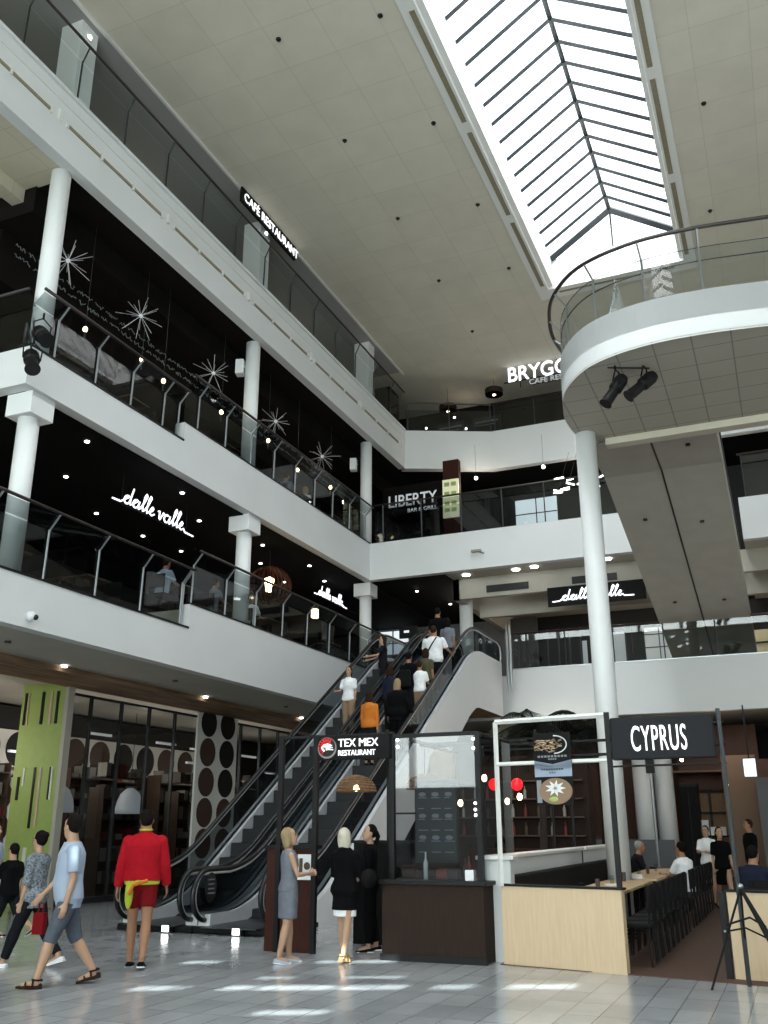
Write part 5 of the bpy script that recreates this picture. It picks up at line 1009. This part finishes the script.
# script signs
def script(t_, s, o, u, sc_, mname, r=.035):
    x = 0.0; strokes = []
    def arc(cx, cz, rx, rz_, a0, a1, n=10): return [(cx+rx*math.cos(R(a0+(a1-a0)*k/n)), cz+rz_*math.sin(R(a0+(a1-a0)*k/n))) for k in range(n+1)]
    cur = [(-.9, -.05), (-.2, -.02)]
    for ch in s:
        if ch == 'd': p = arc(x+.3, .25, .25, .25, 60, 360)+[(x+.62, 1.05), (x+.56, .3), (x+.66, .02), (x+.82, .12)]; w_ = .8
        elif ch == 'a': p = arc(x+.28, .25, .24, .25, 60, 350)+[(x+.56, .48), (x+.54, .15), (x+.62, .0), (x+.76, .12)]; w_ = .74
        elif ch == 'l': p = [(x+.0, .12), (x+.24, .6), (x+.36, 1.0), (x+.26, 1.12), (x+.17, .9), (x+.16, .25), (x+.26, .0), (x+.42, .12)]; w_ = .4
        elif ch == 'e': p = [(x, .15), (x+.28, .28), (x+.34, .45), (x+.22, .52), (x+.08, .3), (x+.14, .05), (x+.32, .0), (x+.5, .14)]; w_ = .5
        elif ch == 'v': p = [(x, .45), (x+.12, .52), (x+.22, .05), (x+.3, .0), (x+.5, .5), (x+.62, .42)]; w_ = .62
        elif ch == ' ': strokes.append(cur); cur = []; x += .3; continue
        cur = cur+[(q[0]+q[1]*.25, q[1]) for q in p]; x += w_
    cur += [(x+.2, -.04), (x+1.1, -.06)]; strokes.append(cur); b = MB(); o = V(o); u = V(u)
    for c in strokes: b.tube([o+u*(p*sc_)+V((0, 0, q*sc_)) for p, q in c], r, 6, up=(u.y, -u.x, 0))
    return obj('lettering', b, mname, t_, True)
t_ = thing('neon_sign', 'white script dalle valle sign hanging in the black first gallery', 'sign', (-12.55, 16.2, 8.4)); script(t_, 'dalle valle', (-12.55, 15.18, 8.27), (0, 1, 0), .385, 'neon_white', .019); b = MB(); b.tube([(-12.58, 14.8, 8.23), (-12.58, 17.9, 8.23)], .012, 4); [b.tube([(-12.6, y, 8.23), (-12.6, y, 9.0)], .008, 4) for y in (15.2, 17.6)]; obj('hanging_frame', b, 'black_metal', t_)
t_ = thing('neon_sign', 'second small white script sign, far along the first gallery', 'sign', (-12.9, 26, 8.4)); script(t_, 'dalle valle', (-12.9, 25.2, 8.5), (0, 1, 0), .3, 'neon_white', .02); b = MB(); b.tube([(-12.93, 25.0, 8.47), (-12.93, 28.2, 8.47)], .012, 4); obj('hanging_frame', b, 'black_metal', t_)
t_ = thing('neon_sign', 'dalle valle script sign on a dark panel over the back first gallery', 'sign', (-4.7, 27.3, 8.2)); b = MB(); b.box(-6.15, -3.25, 27.26, 27.36, 7.92, 8.5); obj('sign_board', b, 'sign_black', t_); script(t_, 'dalle valle', (-5.72, 27.22, 8.06), (1, 0, 0), .31, 'neon_white', .02)
t_ = thing('liberty_sign', 'LIBERTY bar sign in pale serif letters on the back second gallery', 'sign', (-11, 28.9, 12.7)); b = MB(); b.box(-12.3, -10.0, 28.95, 29.05, 12.1, 13.2); obj('sign_board', b, 'brown_black', t_); text('lettering', 'LIBERTY', .62, 'letter_soft', t_, (-12.1, 28.93, 12.42), FACE_SOUTH, sx=.83, offset=.004); text('lettering', 'BAR & GRILL', .2, 'letter_soft', t_, (-11.35, 28.93, 12.16), FACE_SOUTH)
t_ = thing('liberty_pillar', 'wood clad pillar carrying an illuminated menu panel', 'pillar', (-9.7, 28.9, 9.8)); b = MB(); b.box(-10.0, -9.42, 28.95, 29.2, 9.9, 13.9); obj('panel', b, 'wood_red', t_); b = MB(); b.box(-10.0, -9.42, 28.88, 28.95, 11.75, 13.15); obj('menu_panel', b, 'screen_panel', t_)
b = MB(); 
for z in (12.9, 12.55, 12.2, 11.95):
    for x in (-9.93, -9.68): b.box(x, x+.18, 28.86, 28.88, z, z+.14)
obj('menu_print', b, 'lime', t_)
t_ = thing('wall_screen', 'pair of bright pale window panes on the back second gallery', 'window', (-7, 30, 11.9)); t_['category'] = 'screen'
for x in (-7.7, -6.95): b = MB(); b.box(x, x+.7, 29.95, 30.0, 11.4, 12.4); obj('bright_pane', b, 'screen_white', t_)
b = MB(); b.box(-7.75, -6.2, 30, 30.05, 11.3, 12.5); b.box(-7.7, -6.25, 29.93, 29.96, 11.85, 11.88); obj('frame', b, 'black_metal', t_)
t_ = thing('stick_chandelier', 'chandelier of many short white light sticks behind the white column', 'chandelier', (-4.7, 30, 13.5)); 
for k in range(20):
    x = -6.3+rr.random()*2.6; z = 12.25+rr.random()*.85; y = 29.4+rr.random()*1.0; a = rr.uniform(-.6, .6); b = MB(); b.tube([(x-.16*math.cos(a), y, z-.1*math.sin(a)), (x+.16*math.cos(a), y, z+.1*math.sin(a))], .028, 6); obj('light_stick', b, 'bulb_white', t_)
b = MB()
for k in range(8): b.tube([(-6.1+k*.3, 29.9, 12.7), (-5.7+k*.28, 29.9, 13.9)], .006, 3)
obj('suspension', b, 'dark_steel', t_)
for i, (x, y, z) in enumerate(((-8.5, 28, 12.7), (-6.2, 28, 12.75), (-4.2, 29, 12.2), (-3.9, 29.4, 11.8))):
    b = MB(); b.ball((x, y, z), .06); o = obj('globe_bulb', b, 'bulb_white', smooth=True); tag(o, 'small bright globe over the back second gallery, ' + ['beside the illuminated menu', 'above the bright panes', 'left of the chandelier', 'under the chandelier'][i], 'lamp'); b = MB(); b.tube([(x, y, z), (x, y, 13.9)], .005, 3); obj('cord', b, 'black_paint', o)
# top gallery
t_ = thing('brygg_sign', "large white BRYGG' CAFE sign under the ceiling behind the curved balcony", 'sign', (-7, 31, 17.4)); b = MB(); b.box(-8.0, -4.5, 30.35, 30.38, 17.2, 17.24); b.box(-7.0, -4.5, 30.35, 30.38, 16.95, 16.98); [b.box(x, x+.03, 30.35, 30.38, 16.95, ZC) for x in (-7.4, -6, -4.6)]; obj('mounting_rail', b, 'black_metal', t_)
text('lettering', "BRYGG'", .82, 'neon_white', t_, (-7.86, 30.3, 17.2), FACE_SOUTH, offset=.008, sx=.86); text('lettering', 'CAFÉ RESTAURANT', .3, 'letter_soft', t_, (-7.05, 30.3, 16.95), FACE_SOUTH)
t_ = thing('cafe_restaurant_sign', 'long narrow CAFE RESTAURANT sign hanging at the left gallery ceiling edge', 'sign', (-11.45, 19, 17.6)); b = MB(); b.box(-11.55, -11.48, 17.5, 20.5, 17.35, 17.79); obj('sign_board', b, 'sign_black', t_); text('lettering', 'CAFÉ RESTAURANT', .38, 'letter_white', t_, (-11.47, 17.6, 17.43), FACE_EAST, sx=.9)
for i, (x, y, z) in enumerate(((-10.4, 30.9, 16.75), (-8.55, 30.9, 17.1))):
    t_ = thing('drum_pendant', 'dark drum pendant lamp on the top gallery, %s' % ['lower one at the corner', 'one next to the large white letters'][i], 'pendant lamp', (x, y, 17.8)); b = MB(); b.lathe((x, y, z), [(.32, 0), (.34, .0), (.34, .22), (.1, .3), (.09, .27), (.31, .2), (.32, .0)], 20); obj('shade', b, 'wood_dark', t_); b = MB(); b.disc((x, y, z+.06), .3, 2, 18, .02); b.disc((x, y, z+.04), .12, 2, 14, .02); obj('inner_ring', b, 'wall_brown' if i == 0 else 'goods_red', t_); b = MB(); b.ball((x, y, z+.03), .07); obj('bulb', b, 'bulb', t_, True); b = MB(); b.tube([(x, y, z+.3), (x, y, 17.8)], .008, 4); obj('cord', b, 'black_paint', t_)
for i, x in enumerate((-11.0, -9.55)):
    t_ = thing('notice_board', 'dark notice board on the top gallery, %s' % ['the one nearer the corner', 'the one farther from the corner'][i], 'board', (x, 31.3, 15.4)); b = MB(); b.box(x, x+1.1, 31.3, 31.36, 15.5, 16.45); obj('board', b, 'menu_black', t_); b = MB(); b.box(x+.1, x+1.0, 31.28, 31.3, 16.22, 16.28); b.box(x+.1, x+.9, 31.28, 31.3, 16.1, 16.12); b.box(x+.5, x+1.0, 31.28, 31.3, 15.75, 15.8); obj('print_lines', b, 'chalk', t_)
for i, (x, z) in enumerate(((-11.3, 16.2), (-10.15, 16.45), (-9.7, 15.9))):
    b = MB(); b.ball((x, 30.9, z), .045); o = obj('table_light', b, 'bulb_white', smooth=True); tag(o, 'pin point light behind the top gallery railing, ' + ['left of the notice boards', 'above the notice boards', 'between the notice boards'][i], 'lamp')
b = MB(); b.box(-12.9, -12.2, 29.4, 30.3, Z3T-.18, 17.5); o = obj('black_cabinet', b, 'black_metal', bevel=.02); tag(o, 'tall black cabinet in the far corner of the top gallery', 'cabinet')
for i in range(4):
    x = -6.9+i*1.1; t_ = thing('lounge_chair', 'dark lounge chair on the back top gallery', 'chair', (x, 31.6, Z3T-.2), group='lounge chairs on the top gallery'); b = MB(); b.box(x-.35, x+.35, 31.3, 31.9, Z3T-.1, Z3T+.3); b.box(x-.35, x+.35, 31.9, 32.0, Z3T, Z3T+.75); obj('seat', b, 'leather_black', t_, bevel=.04)
for i, y in enumerate((4.6, 11.6, 19.05)):
    b = MB(); b.box(-11.85, -11.7, y+.03, y+.18, 17.4, 17.5); b.mi = 1; b.disc((-11.68, y+.1, 17.45), .045, 0, 10, .02); o = obj('column_uplight', b, ['plastic_white', 'bulb_white']); tag(o, 'small bright spotlight on a square column of the top gallery', 'spotlight', 'spotlights on the square columns')
# woven lamp on first gallery
t_ = thing('woven_globe', 'large dark reddish woven globe lamp with a bright core, first gallery', 'pendant lamp', (-12.7, 21.6, 9)); b = MB()
for k in range(14):
    a = PI*k/14; b.tube([(-12.7+.62*math.cos(a)*math.cos(q), 21.8+.62*math.sin(a)*math.cos(q), 7.95+.55*math.sin(q)) for q in [2*PI*j/20 for j in range(21)]], .02, 3)
obj('shade', b, 'wood_red', t_); b = MB(); b.lathe((-12.7, 21.8, 7.8), [(.09, 0), (.14, .35), (.05, .4)], 8); obj('bulb', b, 'bulb', t_); b = MB(); b.tube([(-12.7, 21.8, 8.5), (-12.7, 21.8, 9)], .01, 4); obj('cord', b, 'black_paint', t_)
t_ = thing('lantern', 'small bright square lantern right of the woven globe', 'lantern', (-12.7, 24.2, 7.6)); b = MB(); b.cbox((-12.7, 24.6, 7.75), .16, .16, .26); obj('glass_body', b, 'bulb', t_); b = MB(); b.cbox((-12.7, 24.6, 7.92), .2, .2, .05); b.tube([(-12.7, 24.6, 7.92), (-12.7, 24.6, 9)], .006, 3); obj('cap', b, 'black_metal', t_)
# first gallery back: windows, screens
t_ = thing('display_wall', 'pale glazed shop display behind the back first gallery railing', 'shop window', (-2.5, 32.9, 6)); b = MB(); b.box(-4.1, -1.0, 32.6, 32.7, 6.1, 8.1); obj('lit_panel', b, 'lit_shop', t_); b = MB()
for k in range(7): b.box(-4.1+k*.5, -4.07+k*.5, 32.55, 32.6, 6.1, 8.1)
for k in range(4): b.box(-4.1, -1.0, 32.55, 32.6, 6.5+k*.45, 6.53+k*.45)
obj('grid', b, 'dark_steel', t_); b = MB(); b.box(-2.9, -2.2, 32.3, 32.5, 6.1, 7.4); b.box(-2.2, -1.4, 32.3, 32.5, 6.8, 7.1); obj('display_block', b, 'dark_steel', t_)
t_ = thing('display_wall', 'cream lit shelving at the right end of the back first gallery', 'shop window', (0, 32.9, 6)); b = MB(); b.box(-.75, 4, 32.6, 32.7, 6.1, 7.75); obj('lit_panel', b, 'lit_cream', t_); b = MB(); [b.box(-.75, 4, 32.5, 32.6, 6.5+k*.4, 6.54+k*.4) for k in range(3)]; obj('grid', b, 'wood_dark', t_)
t_ = thing('display_wall', 'dark shop front with painted pale reflections left of the slender column', 'shop window', (-6, 31, 6)); b = MB(); b.box(-7.2, -4.3, 31.0, 31.1, 6.1, 8.0); obj('dark_panel', b, 'charcoal_wall', t_); b = MB()
for k in range(8): b.box(-7.1+k*.37, -7.06+k*.37, 30.95, 31.0, 6.1, 8.0)
obj('mullion', b, 'dark_steel', t_); b = MB(); b.box(-5.1, -4.5, 30.9, 30.94, 6.3, 7.7); b.box(-5.9, -5.75, 30.9, 30.94, 6.3, 7.5); obj('painted_reflection', b, 'lit_shop', t_)  # glowing pale strips stand in for reflections on the dark front
t_ = thing('rear_window', 'bright window behind the far column at the escalator head', 'window', (-13.8, 33, 8.4)); t_['category'] = 'window pane'; b = MB(); b.box(-14.3, -13.1, 33.3, 33.35, 8.0, 8.9); obj('bright_pane', b, 'screen_white', t_); b = MB(); b.box(-14.35, -13.05, 33.28, 33.3, 8.4, 8.44); b.box(-13.75, -13.7, 33.28, 33.3, 8.0, 8.9); obj('frame', b, 'dark_steel', t_)
t_ = thing('wall_screen', 'small dark screen at the escalator head', 'screen', (-12.5, 32, 8.5)); b = MB(); b.box(-12.9, -12.2, 31.9, 32, 8.3, 8.75); obj('screen', b, 'black_paint', t_); b = MB(); b.box(-12.7, -12.5, 31.88, 31.9, 8.5, 8.58); obj('picture', b, 'screen_white', t_)
b = MB(); b.box(-14.6, -8, 33.4, 33.5, 6.0, 9.0); struct('wall_cafe_7', b, 'wall_grey')
# ------------------------------------------------------------------ camera, world, lights
cam = bpy.data.cameras.new('camera'); co = bpy.data.objects.new('camera', cam); C.objects.link(co); sc.camera = co
cam.sensor_fit = 'HORIZONTAL'; cam.sensor_width = 36; cam.lens = 927/768*36; cam.clip_end = 300
yaw, pitch, roll = R(22.95), R(18.8), R(.12)
co.location = (0, 0, 1.6)
co.rotation_euler = (Matrix.Rotation(yaw, 3, 'Z') @ Matrix.Rotation(R(90)+pitch, 3, 'X') @ Matrix.Rotation(-roll, 3, 'Z')).to_euler()
w = bpy.data.worlds.new('world'); sc.world = w; w.use_nodes = True; nt = w.node_tree; bg = nt.nodes['Background']
bg.inputs[0].default_value = (.93, .97, 1, 1); bg.inputs[1].default_value = 2.6
def area(name, loc, rot, sx, sy, e, col=(1, 1, 1)):
    l = bpy.data.lights.new(name, 'AREA'); l.shape = 'RECTANGLE'; l.size = sx; l.size_y = sy; l.energy = e; l.color = col
    o = bpy.data.objects.new(name, l); C.objects.link(o); o.location = loc; o.rotation_euler = rot; return o
area('facade_daylight', (-7.5, YS-.6, 9.4), (R(90), 0, 0), 33, 12.4, 15000, (1, .99, .97))
area('skylight_daylight', (-3.08, 9.8, 20.6), (0, 0, 0), 4.2, 31, 3600, (.97, .98, 1))
s_ = bpy.data.lights.new('sun', 'SUN'); s_.energy = 11; s_.angle = .01; so_ = bpy.data.objects.new('sun', s_); C.objects.link(so_); so_.rotation_euler = V((.75, .4, -.8)).to_track_quat('-Z', 'Y').to_euler()
def pt(x, y, z, e, col=(1, .86, .7)):
    l = bpy.data.lights.new('room_lamp', 'POINT'); l.energy = e; l.color = col; l.shadow_soft_size = .15; o = bpy.data.objects.new('room_lamp', l); C.objects.link(o); o.location = (x, y, z)
for y in (15.5, 19, 22.5, 26, 29.5): pt(-17.0, y, 3.2, 45, (1, .92, .82))
for q in ((-1.8, 29.0, 3.9, 22), (.5, 24, 3.6, 30), (-5.6, 20, 3.4, 35), (-6, 27, 4, 25), (-13.3, 13.2, 7.6, 9), (-13.3, 17.5, 7.8, 9), (-13.3, 21, 7.8, 9), (-13.3, 24, 7.8, 9), (-13.0, 14, 11.6, 9), (-13.0, 18, 11.8, 9), (-13.0, 22, 11.8, 9), (-13.0, 25, 11.8, 7),
          (-9.5, 30, 8.7, 40), (-5, 31, 8.6, 60), (-1, 31, 8.4, 60), (-9, 30, 13.3, 30), (-5, 31, 13.3, 30), (-10, 32, 17.0, 5), (-15, 8, 17.3, 50), (-15, 16, 17.3, 50), (-15, 24, 17.3, 40)): pt(*q)
sc.view_settings.view_transform = 'Standard'; sc.view_settings.look = 'None'; sc.view_settings.gamma = 1; sc.view_settings.exposure = .15; sc.view_settings.use_curve_mapping = False
sc.cycles.use_denoising = True; sc.cycles.max_bounces = 8; sc.cycles.transparent_max_bounces = 16; sc.cycles.diffuse_bounces = 4; sc.cycles.caustics_reflective = False; sc.cycles.caustics_refractive = False; sc.cycles.sample_clamp_indirect = 4

# blind is an unseen slotted board, added with a spot to streak the floor
def streak_rig():
    bands = [([(-6.54, 13.2671), (-2.359, 14.4011)], [(-6.661, 13.3452), (-2.377, 14.5035)], [(-5.192, -4.792)]),
        ([(-7.209, 13.7), (-2.458, 14.9668)], [(-7.366, 13.8011), (-2.481, 15.0982)], [(-6.45, -6.202), (-6.151, -5.692), (-5.642, -5.174), (-5.129, -4.721), (-4.546, -4.297), (-4.08, -3.666)]),
        ([(-7.582, 13.9411), (-2.513, 15.2798)], [(-7.652, 13.9864), (-2.523, 15.3384)], [(-6.008, -5.632), (-5.311, -4.912)]),
        ([(-8.17, 14.3218), (-2.599, 15.7709)], [(-8.297, 14.4042), (-2.618, 15.8769)], [(-6.88, -6.6), (-5.979, -5.303)])]
    SXp, SYp, SZp = -6.0, -60.0, 42.0; XL_, XR_ = -9.6, -1.6
    def zat(l, x): (a, c), (d, e) = l; return c+(x-a)*(e-c)/(d-a)
    b = MB(); b.box(-24, XL_, YS+.02, YS+.04, 11.4, 15.6); b.box(XR_, XR, YS+.02, YS+.04, 11.4, 15.6); prev = None
    for lo, hi, segs in bands:
        bot = [(XL_, 11.4), (XR_, 11.4)] if prev is None else [(XL_, zat(prev, XL_)), (XR_, zat(prev, XR_))]
        b.prism([bot[0], bot[1], (XR_, zat(lo, XR_)), (XL_, zat(lo, XL_))], 1, YS+.02, YS+.04); xs = XL_
        for a, c in segs+[(XR_, XR_)]: b.prism([(xs, zat(lo, xs)), (a, zat(lo, a)), (a, zat(hi, a)), (xs, zat(hi, xs))], 1, YS+.02, YS+.04); xs = c
        prev = hi
    b.prism([(XL_, zat(prev, XL_)), (XR_, zat(prev, XR_)), (XR_, 16.6), (XL_, 16.6)], 1, YS+.02, YS+.04)
    struct('streak_board', b, 'plastic_white')
    l = bpy.data.lights.new('streak_spot', 'SPOT'); l.energy = 2200000; l.spot_size = R(22); l.spot_blend = .1; l.shadow_soft_size = .12; o = bpy.data.objects.new('streak_spot', l); C.objects.link(o); o.location = (SXp, SYp, SZp)  # added lamp that stands in for sun through the slots
    o.rotation_euler = (V((-6, YS, 14.8))-V((SXp, SYp, SZp))).to_track_quat('-Z', 'Y').to_euler()
    l.spot_size = R(3.0*2)
streak_rig()
